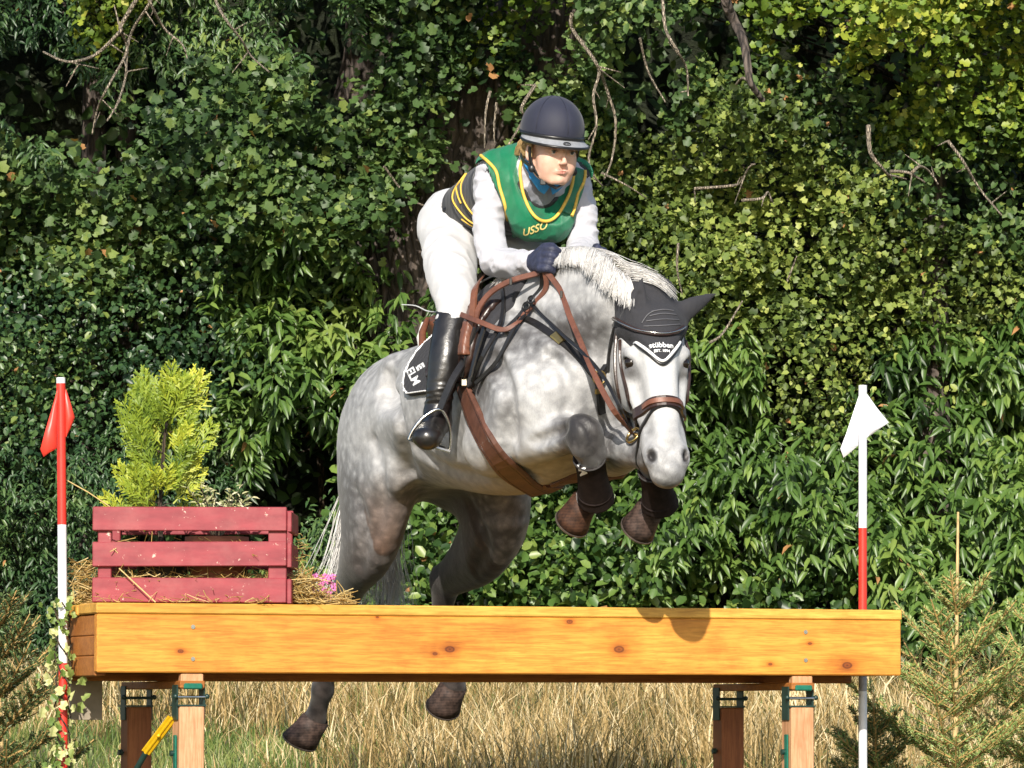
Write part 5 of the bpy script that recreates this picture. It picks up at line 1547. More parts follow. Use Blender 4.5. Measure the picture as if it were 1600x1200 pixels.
m.build('crochet_row', simple('crochet_cord', (.09, .09, .10), .6), bon)

def text_on(txt, origin, xd, yd, size, bvh, mat, name, parent, off=.0025, shear=0, bold=0.0, xs=1.0):
    'lettering laid on a surface'
    cu = bpy.data.curves.new(name, 'FONT'); cu.body = txt; cu.size = 1; cu.align_x = 'CENTER'; cu.align_y = 'CENTER'; cu.shear = shear; cu.offset = bold
    cu.resolution_u = 3
    ob = bpy.data.objects.new(name, cu); COL.objects.link(ob)
    dg = bpy.context.evaluated_depsgraph_get(); me = bpy.data.meshes.new_from_object(ob.evaluated_get(dg))
    bpy.data.objects.remove(ob)
    bm = bmesh.new(); bm.from_mesh(me)
    bmesh.ops.subdivide_edges(bm, edges=[e for e in bm.edges if e.calc_length() > .25], cuts=1, use_grid_fill=True)
    bmesh.ops.triangulate(bm, faces=bm.faces[:]); bm.to_mesh(me); bm.free()
    xd = np.array(xd, float); xd /= np.linalg.norm(xd); yd = np.array(yd, float); yd = yd - xd * (yd @ xd); yd /= np.linalg.norm(yd)
    nrm = np.cross(xd, yd)
    for v in me.vertices:
        p = np.array(origin) + xd * v.co.x * size * xs + yd * v.co.y * size
        if bvh is not None:
            h = bvh.ray_cast(Vector(p + nrm * .12), Vector(-nrm), .24)
            p = np.array(h[0]) + nrm * off if h[0] is not None else p
        v.co = Vector(p)
    me.materials.clear(); me.materials.append(mat)
    return link(name, me, mat, parent)
M_WPRINT = simple('white_embroidery', (.78, .78, .78), .6, .05, 100, bumps=0)
text_on('stübben', K(A1 - .070, 0, .03), -HR, -HD, .0235, BBVH, M_WPRINT, 'lettering', bon, bold=.02)
text_on('EST. 1894', K(A1 - .051, 0, .03), -HR, -HD, .012, BBVH, M_WPRINT, 'lettering', bon, bold=.03)
# lettering on the bib
BIBV = bvh_of([o for o in bpy.data.objects if o.name == 'bib'][0])
t0 = surf(834, 359, BIBV)
M_YPRINT = simple('yellow_print', (.72, .58, .20), .6, .05, 100, bumps=0)
if t0: text_on('USSO', np.array(t0[0]), (.93, -.1, .34), (.15, -.3, .95), .034, BIBV, M_YPRINT, 'lettering', [o for o in bpy.data.objects if o.name == 'bib'][0], shear=.5, bold=.02)
# lettering on the saddle cloth
PADV = bvh_of([o for o in bpy.data.objects if o.name == 'cloth_body'][0])
t0 = surf(645, 588, PADV)
if t0: text_on('ELM', np.array(t0[0]), (.42, 0, -.9), (.9, 0, .42), .036, PADV, M_WPRINT, 'lettering', pad, bold=.03)
t0 = surf(656, 573, PADV)
if t0: text_on('E', np.array(t0[0]), (.42, 0, -.9), (.9, 0, .42), .034, PADV, M_WPRINT, 'lettering', pad, bold=.06)
bibo = [o for o in bpy.data.objects if o.name == 'bib'][0]
bibl = min([tuple(v.co) for v in bibo.data.vertices], key=lambda c: c[0]) and None
ALLV = bvh_of(*[o for o in bpy.data.objects if o.name.split('.')[0] in ('bib', 'shirt', 'shirt_front', 'body_protector')])
for pts in ([(822, 240), (815, 262), (815, 285), (821, 312), (832, 334), (848, 346), (866, 342), (881, 322), (892, 298), (899, 272)],
            [(751, 243), (766, 256), (776, 270), (780, 292), (788, 318), (793, 344)], [(912, 268), (911, 290), (904, 312), (894, 338)]):
    c_ = catmull(pts, 6); out = []
    for a, b in c_:
        h = surf(a, b, ALLV)
        if not h: continue
        g_ = BIBV.find_nearest(h[0] + Vector((0, -.004, 0))); nn = g_[1]
        out.append(np.array(h[0].lerp(g_[0], .5 if (h[0] - g_[0]).length < .03 else 0)) + np.array([0, -.003, 0]))
    out = np.array(out)
    out = out + np.array([0, -.006 if pts[0][0] > 900 or pts[0][0] == 822 else 0, 0])
    for _ in range(4): out[1:-1] = .5 * out[1:-1] + .25 * (out[:-2] + out[2:])
    m = MB(); m.tube(list(out), .0052 if pts[0][1] != 369 else .003, 8); m.build('yellow_binding', M_YEL, bibo)
nl = catmull([(878, 330), (889, 306), (897, 282), (901, 262)], 5); al = catmull([(895, 338), (905, 312), (912, 290), (913, 266)], 5); rows = []
for (a0, b0), (a1_, b1) in zip(nl, al):
    r0 = surf(a0, b0, ALLV); r1 = surf(a1_, b1, ALLV)
    if r0 and r1: rows.append([np.array(r0[0].lerp(r1[0], t)) + np.array([-.1, -.9, .1]) * (.0075 + .004 * math.sin(t * 3.1)) for t in np.linspace(-.15, 1.1, 6)])
m = MB(); vs = [p for r_ in rows for p in r_]; vs2 = [p + np.array([0, .006, 0]) for p in vs]; k_ = 6
fq = [(i * k_ + j, i * k_ + j + 1, (i + 1) * k_ + j + 1, (i + 1) * k_ + j) for i in range(len(rows) - 1) for j in range(k_ - 1)]
m.add(vs, fq, True); m.add(vs2, [f[::-1] for f in fq], True); m.build('bib_shoulder', M_GREEN, rider)
# yellow piping on the body protector, surveyed on its surface
PROV = bvh_of([o for o in bpy.data.objects if o.name == 'body_protector'][0])
m = MB()
for pts in ([(752, 246), (736, 262), (722, 280), (710, 298), (708, 312), (716, 326), (730, 342), (746, 352)], [(729, 272), (721, 288), (722, 304), (730, 322), (741, 336)], [(722, 342), (734, 350), (748, 358)], [(713, 292), (716, 306), (721, 318)]):
    p_, n_ = on_body(pts, .002, 5, PROV, 1)
    if len(p_) > 2: m.tube(list(p_), .0030, 6)
m.build('yellow_piping', M_YEL, [o for o in bpy.data.objects if o.name == 'body_protector'][0])
m = MB(); p_, n_ = on_body([(694, 330), (700, 326)], .006, 3, bvh_of([o for o in bpy.data.objects if o.name == 'breeches'][0]))
if len(p_) > 1: m.ribbon(list(p_), list(n_), .010, .003); m.build('belt_tab', M_BLACK, rider)
# ---- leg boots of the horse
M_BOOTN = simple('brown_black_neoprene', (.016, .011, .010), .8, .35, 40, bumps=.4, bd=.002, spec=.12)
for kk, ff, Yk in ((PA(921, 716, -.635), PA(930, 772, -.50), 1), (PA(1022, 735, -.70), PA(1030, 782, -.60), -1)):
    gb = Grid(np.minimum(kk, ff) - .12, np.maximum(kk, ff) + .12, .005)
    d = ff - kk
    gb.chain([kk + d * .02, kk + d * .4, kk + d * .75, ff + d * .08, ff + d * .22], [(.046, .048), (.044, .047), (.047, .05), (.054, .056), (.058, .060)], k=.01)
    pl = lambda p, n: None
    X, Y_, Z = gb.xyz((slice(0, gb.n[0]), slice(0, gb.n[1]), slice(0, gb.n[2])))
    dn = d / np.linalg.norm(d)
    lowc = (X - ff[0] - d[0] * .16) * dn[0] + (Y_ - ff[1] - d[1] * .16) * dn[1] + (Z - ff[2] - d[2] * .16) * dn[2]
    hic = -((X - kk[0]) * dn[0] + (Y_ - kk[1]) * dn[1] + (Z - kk[2]) * dn[2])
    v, q = nets(np.maximum(np.maximum(gb.F, lowc), hic).astype(np.float32), gb.lo, gb.h); v = relax(v, q, 3)
    ob = mesh_np('leg_boot', v, q, M_BOOTN, horse)
    m = MB(); m.ring(kk, dn, .048, .003, 28, 8); m.build('boot_rim', simple('grey_boot_binding', (.05, .047, .047), 1.0, spec=.05), ob)
    m = MB()
    for t in (.95,):
        m.ring(kk + d * t, dn, .0515, .0035, 28, 6)
    m.build('boot_strap', M_BOOTN, ob)
    if Yk == 1:
        t0 = surf(909, 733, bvh_of(ob))
        if t0: text_on('LM', np.array(t0[0]), (.3, 0, -.95), (.95, 0, .3), .03, bvh_of(ob), M_WPRINT, 'lettering', ob, bold=.03)
# ---- mane and tail
def hair_mat(name, a, b_):
    m, nt, b, o = new_mat(name)
    at = nd(nt, 'Attribute', attribute_name='shade')
    nt.links.new(ramp(nt, at.outputs['Fac'], [(0, a), (1, b_)]), b.inputs['Base Color'])
    b.inputs['Roughness'].default_value = .42; b.inputs['Specular IOR Level'].default_value = .4
    return m
M_MANE = hair_mat('grey_white_mane_hair', (.36, .345, .33), (.84, .82, .79))
def strands(name, gen, n, mat, parent, seg=3):
    vs = []; fs = []; sh = []
    for i in range(n):
        pts, rad, shade = gen(i)
        base = len(vs); m = len(pts)
        for j, p in enumerate(pts):
            d = pts[min(j + 1, m - 1)] - pts[max(j - 1, 0)]; d = d / (np.linalg.norm(d) + 1e-9)
            a = np.cross(d, [.3, .2, .93]); a /= np.linalg.norm(a) + 1e-9; b_ = np.cross(d, a)
            r_ = rad * (1 - .75 * (j / (m - 1)) ** 2)
            for k in range(3):
                th = 2.094 * k
                vs.append(p + (a * math.cos(th) + b_ * math.sin(th)) * r_)
                sh.append(shade)
        for j in range(m - 1):
            for k in range(3): fs.append((base + j * 3 + k, base + j * 3 + (k + 1) % 3, base + (j + 1) * 3 + (k + 1) % 3, base + (j + 1) * 3 + k))
    return mesh_np(name, np.array(vs), np.array(fs), mat, parent, True, {'shade': np.array(sh)})
rm = random.Random(11)
def crest_point(s):
    t = -.20 * max(s - .1, 0) ** 1.1 - .0
    h = HBVH.ray_cast(Vector(H(s, t, 2.5)), Vector((0, 0, -1)))
    return np.array(h[0]) if h[0] is not None else H(s, t, 2.1)
crests = {k: crest_point(.02 + .70 * k / 60) for k in range(61)}
def mane_gen(i):
    u = rm.random(); c0 = crests[int(u * 60)] + np.array([rm.gauss(0, .005), rm.gauss(0, .005), -.004])
    wv = noise.noise(Vector((u * 9, .3, 0))); tuft = math.exp(-((u - .80) / .05) ** 2) + math.exp(-((u - .93) / .03) ** 2)
    lift = (.02 + .12 * tuft) * rm.random() ** 1.2
    a = rm.gauss(0, .09) + .4 * wv
    side = 1 if rm.random() < .88 else -1
    d = FH * (1.05 + a) + RH * side * (.50 - .5 * a - .3 * lift) + UP * (.04 + 1.1 * lift)
    L = .13 + .08 * rm.random() + .04 * wv; n = 6; pts = [c0]; p = c0.copy(); off = .003 + .012 * rm.random() + .05 * lift
    for k in range(n):
        d = d / np.linalg.norm(d)
        p = p + d * L / n
        pv = Vector(p)
        d = d + UP * (-.13 + .08 * lift) + RH * side * .05 + np.array([noise.noise(pv * 10 + Vector((0, 0, 5))), noise.noise(pv * 10), 0]) * .12
        h = HBVH.find_nearest(pv)
        dv = pv - h[0]
        if dv.dot(h[1]) < 0 or dv.length < off: p = np.array(h[0] + h[1] * off)
        elif dv.length > off + .008: p = np.array(h[0] + dv.normalized() * (dv.length * .6 + (off + .01) * .4))
        pts.append(p.copy())
    cl = noise.noise(Vector((u * 40, a * 6, 1)))
    return pts, .0009 + .0005 * rm.random(), min(1, max(0, .74 + .6 * cl + rm.gauss(0, .12)))
strands('mane', mane_gen, 6500, M_MANE, horse)
def tail_gen(i):
    c0 = H(-1.22 - .05 * rm.random(), rm.gauss(0, .018), 1.79 - .05 * rm.random())
    a = rm.gauss(0, 1); L = .52 + .22 * rm.random(); wild = 1 if rm.random() < .12 else 0
    grp = -1 if rm.random() < .55 else 1
    pts = []
    for k in range(12):
        t = k / 11
        bow = math.sin(min(t * 1.5, 1) * math.pi / 2)
        p = c0 - UP * (L * t ** 1.15) - FH * (.11 * bow * (1 - .3 * t)) + RH * (((.058 if grp > 0 else -.02) + .013 * a) * t * 2.0 + (.07 * t * t * wild))
        p = p + np.array([noise.noise(Vector((p * 6).tolist()) + Vector((a, 0, 0))), noise.noise(Vector((p * 6).tolist())), 0]) * .03 * t
        pts.append(p)
    return pts, .0019, min(1, max(0, .6 + rm.gauss(0, .22)))
strands('tail', tail_gen, 1100, M_MANE, horse)
# ================================================================ the timber fence (table)
YAW = math.atan2(.95, 2.461)
TU = np.array([math.cos(YAW), math.sin(YAW), 0]); TVv = np.array([-math.sin(YAW), math.cos(YAW), 0])
TL = np.array([-1.230, -.75, 0]); TLEN = 2.638; ZT, ZB = 1.047, .840
def Tp(u, v, z): return TL + TU * u + TVv * v + UP * z
def u_at(px, v=0.0):
    lo, hi = -.5, 3.2
    for _ in range(40):
        m_ = (lo + hi) / 2; p = Tp(m_, v, 1); x = 800 + FPX * p[0] / (p[1] + 15)
        if x < px: lo = m_
        else: hi = m_
    return lo
ROT = Matrix(((TU[0], TVv[0], 0), (TU[1], TVv[1], 0), (0, 0, 1)))
KNOTS = [(703, 1015, .014), (967, 1015, .015), (283, 1018, .008), (1323, 1040, .015), (890, 972, .009), (680, 1022, .007), (590, 965, .004), (1265, 1006, .006), (1203, 1038, .006)]
def wood_material(name, a, b_, c3, knots=True, grain=1.0, vert=False):
    m, nt, b, o = new_mat(name)
    t = nd(nt, 'TexCoord'); mp = nd(nt, 'Mapping', vector_type='POINT'); mp.inputs['Rotation'].default_value = (0, 0, -YAW)
    nt.links.new(t.outputs['Object'], mp.inputs[0])
    m2 = nd(nt, 'Mapping'); m2.inputs['Scale'].default_value = (1, 1, .07) if vert else (.07, 1, 1); nt.links.new(mp.outputs[0], m2.inputs[0])
    vec = m2.outputs[0]; kn = None
    if knots:
        for (px, py, r_) in KNOTS:
            p = Tp(u_at(px), 0, 0); z = CAM_Z + (1130 - py) / (FPX / (15 + p[1]))
            rx = p[0] * math.cos(-YAW) - p[1] * math.sin(-YAW)
            sp = nd(nt, 'SeparateXYZ'); nt.links.new(mp.outputs[0], sp.inputs[0])
            cb = nd(nt, 'CombineXYZ'); 
            s1 = nd(nt, 'Math', operation='SUBTRACT'); nt.links.new(sp.outputs[0], s1.inputs[0]); s1.inputs[1].default_value = rx
            s1b = nd(nt, 'Math', operation='MULTIPLY'); nt.links.new(s1.outputs[0], s1b.inputs[0]); s1b.inputs[1].default_value = .6
            s2 = nd(nt, 'Math', operation='SUBTRACT'); nt.links.new(sp.outputs[2], s2.inputs[0]); s2.inputs[1].default_value = z
            nt.links.new(s1b.outputs[0], cb.inputs[0]); nt.links.new(s2.outputs[0], cb.inputs[1])
            ln = nd(nt, 'VectorMath', operation='LENGTH'); nt.links.new(cb.outputs[0], ln.inputs[0])
            q = nd(nt, 'Math', operation='DIVIDE'); nt.links.new(ln.outputs['Value'], q.inputs[0]); q.inputs[1].default_value = r_
            if kn is None: kn = q.outputs[0]
            else:
                mn = nd(nt, 'Math', operation='MINIMUM'); nt.links.new(kn, mn.inputs[0]); nt.links.new(q.outputs[0], mn.inputs[1]); kn = mn.outputs[0]
    g = noise_n(nt, vec, 26, 6, .62, .4)
    big = noise_n(nt, m2.outputs[0], 5, 4, .6, .8)
    w = nd(nt, 'TexNoise'); w.inputs['Scale'].default_value = 95; w.inputs['Detail'].default_value = 3; nt.links.new(vec, w.inputs['Vector'])
    blot = noise_n(nt, mp.outputs[0], 7, 5, .65)
    col = ramp(nt, g, [(.25, a), (.5, b_), (.78, c3)])
    col = mix(nt, .55, col, ramp(nt, big, [(.3, tuple(x * .70 for x in b_)), (.7, tuple(min(1, x * 1.15) for x in c3))]))
    col = mix(nt, .75, col, ramp(nt, w.outputs[0], [(.35, (.74, .70, .62)), (.60, (1, 1, 1))]), 'MULTIPLY')
    col = mix(nt, .65, col, ramp(nt, blot, [(.3, (.70, .58, .42)), (.55, (1, 1, 1))]), 'MULTIPLY')
    if kn is not None:
        k1 = ramp(nt, kn, [(0, (.10, .03, .008)), (.10, (.36, .12, .03)), (.14, (.10, .03, .01)), (.20, (.50, .20, .06)), (.42, (.80, .55, .32)), (.9, (1, 1, 1))])
        qd = nd(nt, 'Math', operation='DIVIDE'); nt.links.new(kn, qd.inputs[0]); qd.inputs[1].default_value = 4.5
        k1 = ramp(nt, qd.outputs[0], [(0, (.14, .07, .04)), (.07, (.42, .24, .14)), (.13, (.18, .09, .05)), (.17, (.62, .44, .28)), (.4, (.90, .78, .62)), (1, (1, 1, 1))])
        col = mix(nt, 1, col, k1, 'MULTIPLY')
    fine = noise_n(nt, m2.outputs[0], 240, 2, .5)
    col = mix(nt, .6, col, ramp(nt, fine, [(.38, (.70, .62, .52)), (.55, (1, 1, 1))]), 'MULTIPLY')
    scuff = noise_n(nt, mp.outputs[0], 38, 6, .8)
    col = mix(nt, ramp(nt, scuff, [(.62, (0, 0, 0)), (.74, (.5, .5, .5))]), col, tuple(x * .45 for x in b_))
    nt.links.new(col, b.inputs['Base Color']); b.inputs['Roughness'].default_value = .6
    bump(nt, b, fine, .3, .0012)
    return m
M_WOOD = wood_material('orange_stained_pine', (.48, .15, .014), (.70, .275, .032), (.80, .39, .065))
M_WOOD2 = wood_material('light_orange_pine', (.50, .22, .026), (.70, .36, .05), (.80, .47, .10), False)
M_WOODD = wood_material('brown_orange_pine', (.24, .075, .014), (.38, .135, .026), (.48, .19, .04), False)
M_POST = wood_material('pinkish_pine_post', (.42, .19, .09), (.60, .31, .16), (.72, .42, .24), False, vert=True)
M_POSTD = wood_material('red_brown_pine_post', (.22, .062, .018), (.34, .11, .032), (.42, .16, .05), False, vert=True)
M_GRNP = simple('green_painted_steel', (.008, .13, .085), .35, .15, 40)
M_GRND = simple('dark_green_steel', (.012, .035, .028), .4, .2, 40)
M_YELP = simple('yellow_painted_steel', (.70, .42, .01), .4, .12, 40)
fence = empty('timber_fence', Tp(1.3, .2, 0)); tag(fence, 'orange stained timber table fence on wooden legs that the horse is jumping', 'jump')
def tbox(name, u0, u1, v0, v1, z0, z1, mat, bev=.004, parent=None):
    m = MB(); m.box(Tp((u0 + u1) / 2, (v0 + v1) / 2, (z0 + z1) / 2), (u1 - u0, v1 - v0, z1 - z0), ROT, bev)
    return m.build(name, mat, parent or fence)
DEP = .40
tbox('top_plank', -.003, TLEN + .003, -.003, .195, ZT - .032, ZT, M_WOOD2)
tbox('top_plank', -.006, TLEN, .199, DEP, ZT - .034, ZT - .002, M_WOOD2)
tbox('front_board', 0, TLEN, 0, .035, ZB, ZT - .0325, M_WOOD)
for i, (a, b_) in enumerate(((0, .33), (.335, .66), (.665, 1))):
    zz0 = ZB - .01 + (ZT - .036 - ZB + .01) * a; zz1 = ZB - .01 + (ZT - .036 - ZB + .01) * b_
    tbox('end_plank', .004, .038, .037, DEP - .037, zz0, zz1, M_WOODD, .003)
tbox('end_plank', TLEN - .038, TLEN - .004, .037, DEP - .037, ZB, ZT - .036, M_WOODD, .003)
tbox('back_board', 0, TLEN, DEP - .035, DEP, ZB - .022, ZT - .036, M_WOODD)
tbox('hanging_panel', .035, .135, DEP + .004, DEP + .022, .70, ZB - .005, simple('grey_plywood', (.30, .25, .19), .8, .2, 18), .001)
LEGS = [(302, 0), (1254, 0)]
for li, (px, _) in enumerate(LEGS):
    u = u_at(px); w = .078
    tbox('bearer', u - w / 2, u + w / 2, -.001 if li < 9 else 0, .62, ZB - .046, ZB - .0235, M_WOODD, .003)
    for k, (v0, zt_) in enumerate(((.002, ZB - .048), (.545, ZB - .048))):
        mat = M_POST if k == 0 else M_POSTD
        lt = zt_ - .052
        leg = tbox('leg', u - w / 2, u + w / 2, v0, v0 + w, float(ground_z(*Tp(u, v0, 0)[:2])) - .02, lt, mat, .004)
        # folding steel head between leg and bearer
        hm = MB()
        for s_ in (-1, 1):
            hm.box(Tp(u + s_ * (w / 2 + .003), v0 + w / 2, lt + .012), (.005, .050, .105), ROT, .001)
            hm.sphere(Tp(u + s_ * (w / 2 + .010), v0 + .010, lt + .030), .008)
        hm.box(Tp(u, v0 + w / 2, lt + .003), (w + .01, w, .005), ROT)
        hm.build('steel_head', M_GRND, leg)
        bm_ = MB(); bm_.tube([Tp(u - w / 2 - .014, v0 + .010, lt + .028), Tp(u + w / 2 + .014, v0 + .010, lt + .028)], .0045, 8); bm_.build('bolt', M_STEEL if k == 0 else M_GRND, leg)
        if k == 0:
            cap = MB(); cap.box(Tp(u, v0 - .006, ZB - .040), (.058, .012, .018), ROT, .004); cap.build('green_cap', M_GRNP, leg)
            blk = MB(); blk.box(Tp(u, v0 + .016, ZB - .026), (.070, .030, .046), ROT, .003); blk.build('head_block', M_POST, leg)
        sc_ = MB(); sc_.disc(Tp(u - w / 2 - .012, v0 + w * .5, .60), TU, .009, .012); sc_.tube([Tp(u - w / 2 - .001, v0 + w * .5, .60), Tp(u - w / 2 - .012, v0 + w * .5, .60)], .003); sc_.build('wing_screw', M_GRND, leg)
    # latch and strut between the pair of legs
    pl = MB(); pl.box(Tp(u - w / 2 - .006, .03, .60), (.006, .024, .11), ROT, .002); pl.build('green_plate', M_GRNP, fence)
    s_ = -1 if li == 0 else 1
    a_ = Tp(u + s_ * .045, .06, .705 if li == 0 else .70); b2 = Tp(u + s_ * (.085 if li == 0 else .06), .20, .60)
    yl = MB(); yl.ribbon([a_, (a_ + b2) / 2, b2], [[.2, -1, .1]] * 3, .030, .005); yl.tube([a_, b2], .006, 6); yl.sphere((a_ + b2) / 2 + np.array([0, -.012, 0]), .006); yl.build('yellow_latch', M_YELP, fence)
    rd = MB(); rd.tube([b2, Tp(u + s_ * .16, .34, .40)], .009, 8); rd.build('green_strut', M_GRND, fence)
for px, py in ((302, 980), (302, 1030), (1258, 988), (1258, 1032)):
    p = Tp(u_at(px), 0, 0); z = CAM_Z + (1130 - py) / (FPX / (15 + p[1]))
    m = MB(); m.disc(Tp(u_at(px), -.001, z), -TVv, .0065, .003); m.disc(Tp(u_at(px), -.0025, z), -TVv, .0025, .002, 6); m.build('screw', M_STEEL, fence)

# ---------------------------------------------------------------- crate
def red_paint():
    m, nt, b, o = new_mat('chipped_burgundy_paint'); c = coords(nt, (.3, 1, 1)); c2 = coords(nt)
    base = ramp(nt, noise_n(nt, c, 30, 5), [(.3, (.19, .018, .028)), (.7, (.30, .036, .048))])
    ch = ramp(nt, noise_n(nt, c2, 34, 6, .75), [(.63, (0, 0, 0)), (.66, (1, 1, 1))])
    dust = ramp(nt, noise_n(nt, c2, 9, 5, .7), [(.45, (0, 0, 0)), (.75, (.35, .35, .35))])
    col = mix(nt, dust, base, (.36, .13, .12)); col = mix(nt, ch, col, (.62, .44, .36))
    nt.links.new(col, b.inputs['Base Color']); b.inputs['Roughness'].default_value = .6
    bump(nt, b, noise_n(nt, c, 120, 4), .3, .001)
    return m
M_RED = red_paint()
CX0, CX1, CY0, CY1, CZ0 = -1.262, -.676, -.535, -.215, ZT + .002
crate = empty('crate', ((CX0 + CX1) / 2, (CY0 + CY1) / 2, CZ0)); tag(crate, 'burgundy slatted wooden crate standing on the left end of the fence', 'crate')
CR = Matrix.Rotation(R(-1.2), 3, 'Z'); CC = Vector(((CX0 + CX1) / 2, (CY0 + CY1) / 2, 0))
def cbox(name, x0, x1, y0, y1, z0, z1, tilt=0):
    m = MB(); c = Vector(((x0 + x1) / 2, (y0 + y1) / 2, (z0 + z1) / 2)); c = CC + CR @ (c - CC)
    m.box(c, (x1 - x0, y1 - y0, z1 - z0), CR @ Matrix.Rotation(R(tilt), 3, 'Y'), .0025); return m.build(name, M_RED, crate)
sl_z = [(.004, .078), (.113, .187), (.220, .292)]
for k, (a, b_) in enumerate(sl_z):
    t = (.25, -.1, .2)[k]
    cbox('slat', CX0, CX1, CY0, CY0 + .014, CZ0 + a, CZ0 + b_, t)
    cbox('slat', CX0, CX1, CY1 - .014, CY1, CZ0 + a, CZ0 + b_, -t)
    cbox('slat', CX1 + .001, CX1 + .015, CY0 + .004, CY1 - .004, CZ0 + a - .004, CZ0 + b_ - .004 - .01 * (k == 2))
    cbox('slat', CX0 - .0, CX0 + .013, CY0 + .016, CY1 - .016, CZ0 + a, CZ0 + b_)
for x in (CX0 + .001, CX1 - .056):
    for y in (CY0 + .0155, CY1 - .045): cbox('corner_post', x + (.014 if x < -1 else 0), x + .055, y, y + .029, CZ0, CZ0 + .288)
for k in range(4): cbox('floor_slat', CX0 + .02, CX1 - .02, CY0 + .05 + k * .06, CY0 + .10 + k * .06, CZ0 + .001, CZ0 + .010)
# ---------------------------------------------------------------- pots and plants
M_TERRA = simple('terracotta', (.34, .13, .075), .8, .2, 20)
M_GREYP = simple('grey_plastic_pot', (.07, .065, .065), .5, .2, 20)
def pot(parent, c, r0, r1, h, mat):
    m = MB(); n = 28; prof = [(r0 * .1, .001), (r0, 0), (r1 * .97, h * .82), (r1 * 1.06, h * .83), (r1 * 1.06, h), (r1 * .93, h), (r1 * .9, h * .9), (.001, h * .88)]
    vs = [Vector(c) + Vector((r_ * math.cos(2 * math.pi * k / n), r_ * math.sin(2 * math.pi * k / n), z)) for r_, z in prof for k in range(n)]
    m.add(vs, [(j * n + k, j * n + (k + 1) % n, (j + 1) * n + (k + 1) % n, (j + 1) * n + k) for j in range(len(prof) - 1) for k in range(n)], True)
    return m.build('pot', mat, parent)
M_THUJA = leaf_material('golden_conifer_scale', [(0, (.10, .17, .02)), (.4, (.26, .34, .03)), (.8, (.52, .52, .05)), (1, (.66, .60, .10))], .15, .5)
def spray(vs, fs, sh, p, d, nrm, L, shade, rr, depth=0):
    'flat fern-like spray of scale leaves'
    d = d / np.linalg.norm(d); s = np.cross(d, nrm); s /= np.linalg.norm(s) + 1e-9
    n = (6, 4, 2)[depth]
    q = p.copy()
    for k in range(n):
        q2 = p + d * L * (k + 1) / n + UP * L * .10 * ((k + 1) / n) ** 2
        w = (.0024, .0024, .0026)[depth] * (1 - .4 * k / n); b = len(vs)
        vs += [q - s * w, q + s * w, q2 + s * w * .8, q2 - s * w * .8]; fs.append((b, b + 1, b + 2, b + 3)); sh += [shade] * 4
        if depth < 2:
            for sg in (-1, 1):
                spray(vs, fs, sh, q2, d * .85 + s * sg * .6 + nrm * rr.gauss(0, .3), nrm + s * rr.gauss(0, .2), L * ((.50 - .06 * k) if depth == 0 else .36), min(1, shade + .05 + rr.gauss(0, .06)), rr, depth + 1)
        q = q2
pc = np.array([-1.07, -.36, CZ0 + .012])
plant = empty('potted_conifer', pc); tag(plant, 'golden green conifer in a dark pot inside the burgundy crate', 'plant')
pot(plant, pc, .06, .08, .16, M_GREYP)
rr = random.Random(3); vs, fs, sh = [], [], []; stem = MB()
ctr = P(250, 780, -.36); topz = P(270, 592, -.36)
stem.tube([pc + UP * .14, (ctr.x, -.36, ctr.z - .02), (ctr.x + .012, -.36, (ctr.z + topz.z) / 2), tuple(topz)], [.009, .007, .005, .002], 7)
for i in range(50):
    t = rr.random() ** .9; z = (ctr.z - .13) + (topz.z - ctr.z + .04) * t
    az = rr.uniform(0, 6.28); rad = .115 * (1 - t) ** .7 * (1.0 + .35 * math.sin(az * 2 + 1) + .25 * math.sin(t * 17)) + .008
    base = np.array([ctr.x + .012 * t * 2, -.36, z]); dr = np.array([math.cos(az), math.sin(az), .9 + .8 * t])
    r_ = rad * rr.uniform(.25, 1); p0 = base + np.array([math.cos(az) * r_, math.sin(az) * r_ * .9, .25 * r_])
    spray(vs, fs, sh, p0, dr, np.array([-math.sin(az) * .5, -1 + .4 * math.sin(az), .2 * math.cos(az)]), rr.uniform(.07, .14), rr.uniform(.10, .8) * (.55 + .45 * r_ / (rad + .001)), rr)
    if i % 6 == 0: stem.tube([base, (base + p0) / 2 + UP * .005, p0], [.003, .002, .001], 4)
stem.build('stem', M_STEM, plant)
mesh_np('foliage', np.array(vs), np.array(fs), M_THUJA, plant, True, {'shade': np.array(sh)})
pc2 = np.array([-.90, -.37, CZ0 + .012])
plant2 = empty('potted_shrub', pc2); tag(plant2, 'small pale leaved shrub in a terracotta pot inside the burgundy crate', 'plant')
pot(plant2, pc2, .072, .092, .195, M_TERRA)
def small_plant(root, c, n, spread, hgt, size, mat, rr, shape='round', k=7):
    P_, Y_, N_, S_, H_ = [], [], [], [], []; sm = MB()
    for i in range(n):
        a = rr.uniform(0, 6.28); r_ = spread * rr.uniform(.2, 1); h_ = hgt * rr.uniform(.55, 1)
        tip = np.array(c) + np.array([math.cos(a) * r_, math.sin(a) * r_ * .8, h_]); mid_ = np.array(c) * .5 + tip * .5 + UP * .02
        cv = catmull([list(c), list(mid_), list(tip)], 4); sm.tube(cv, list(np.linspace(.0025, .001, len(cv))), 4)
        for j in range(k):
            q = cv[min(len(cv) - 1, 3 + j * (len(cv) - 3) // k)]
            P_.append(q); Y_.append([rr.gauss(0, .7), rr.gauss(-.2, .6), rr.uniform(0, .9)]); N_.append([rr.gauss(0, .4), -.7, .6]); S_.append(size * rr.uniform(.7, 1.2)); H_.append(rr.uniform(.2, 1))
    sm.build('stems', M_STEM, root)
    leaves_mesh('foliage', shape, np.array(P_), np.array(Y_), np.array(N_), np.array(S_), np.array(H_), mat, root)
M_VARI = leaf_material('cream_edged_leaf', [(0, (.12, .15, .05)), (.4, (.28, .30, .12)), (.8, (.55, .52, .30)), (1, (.70, .66, .48))], .2, .5)
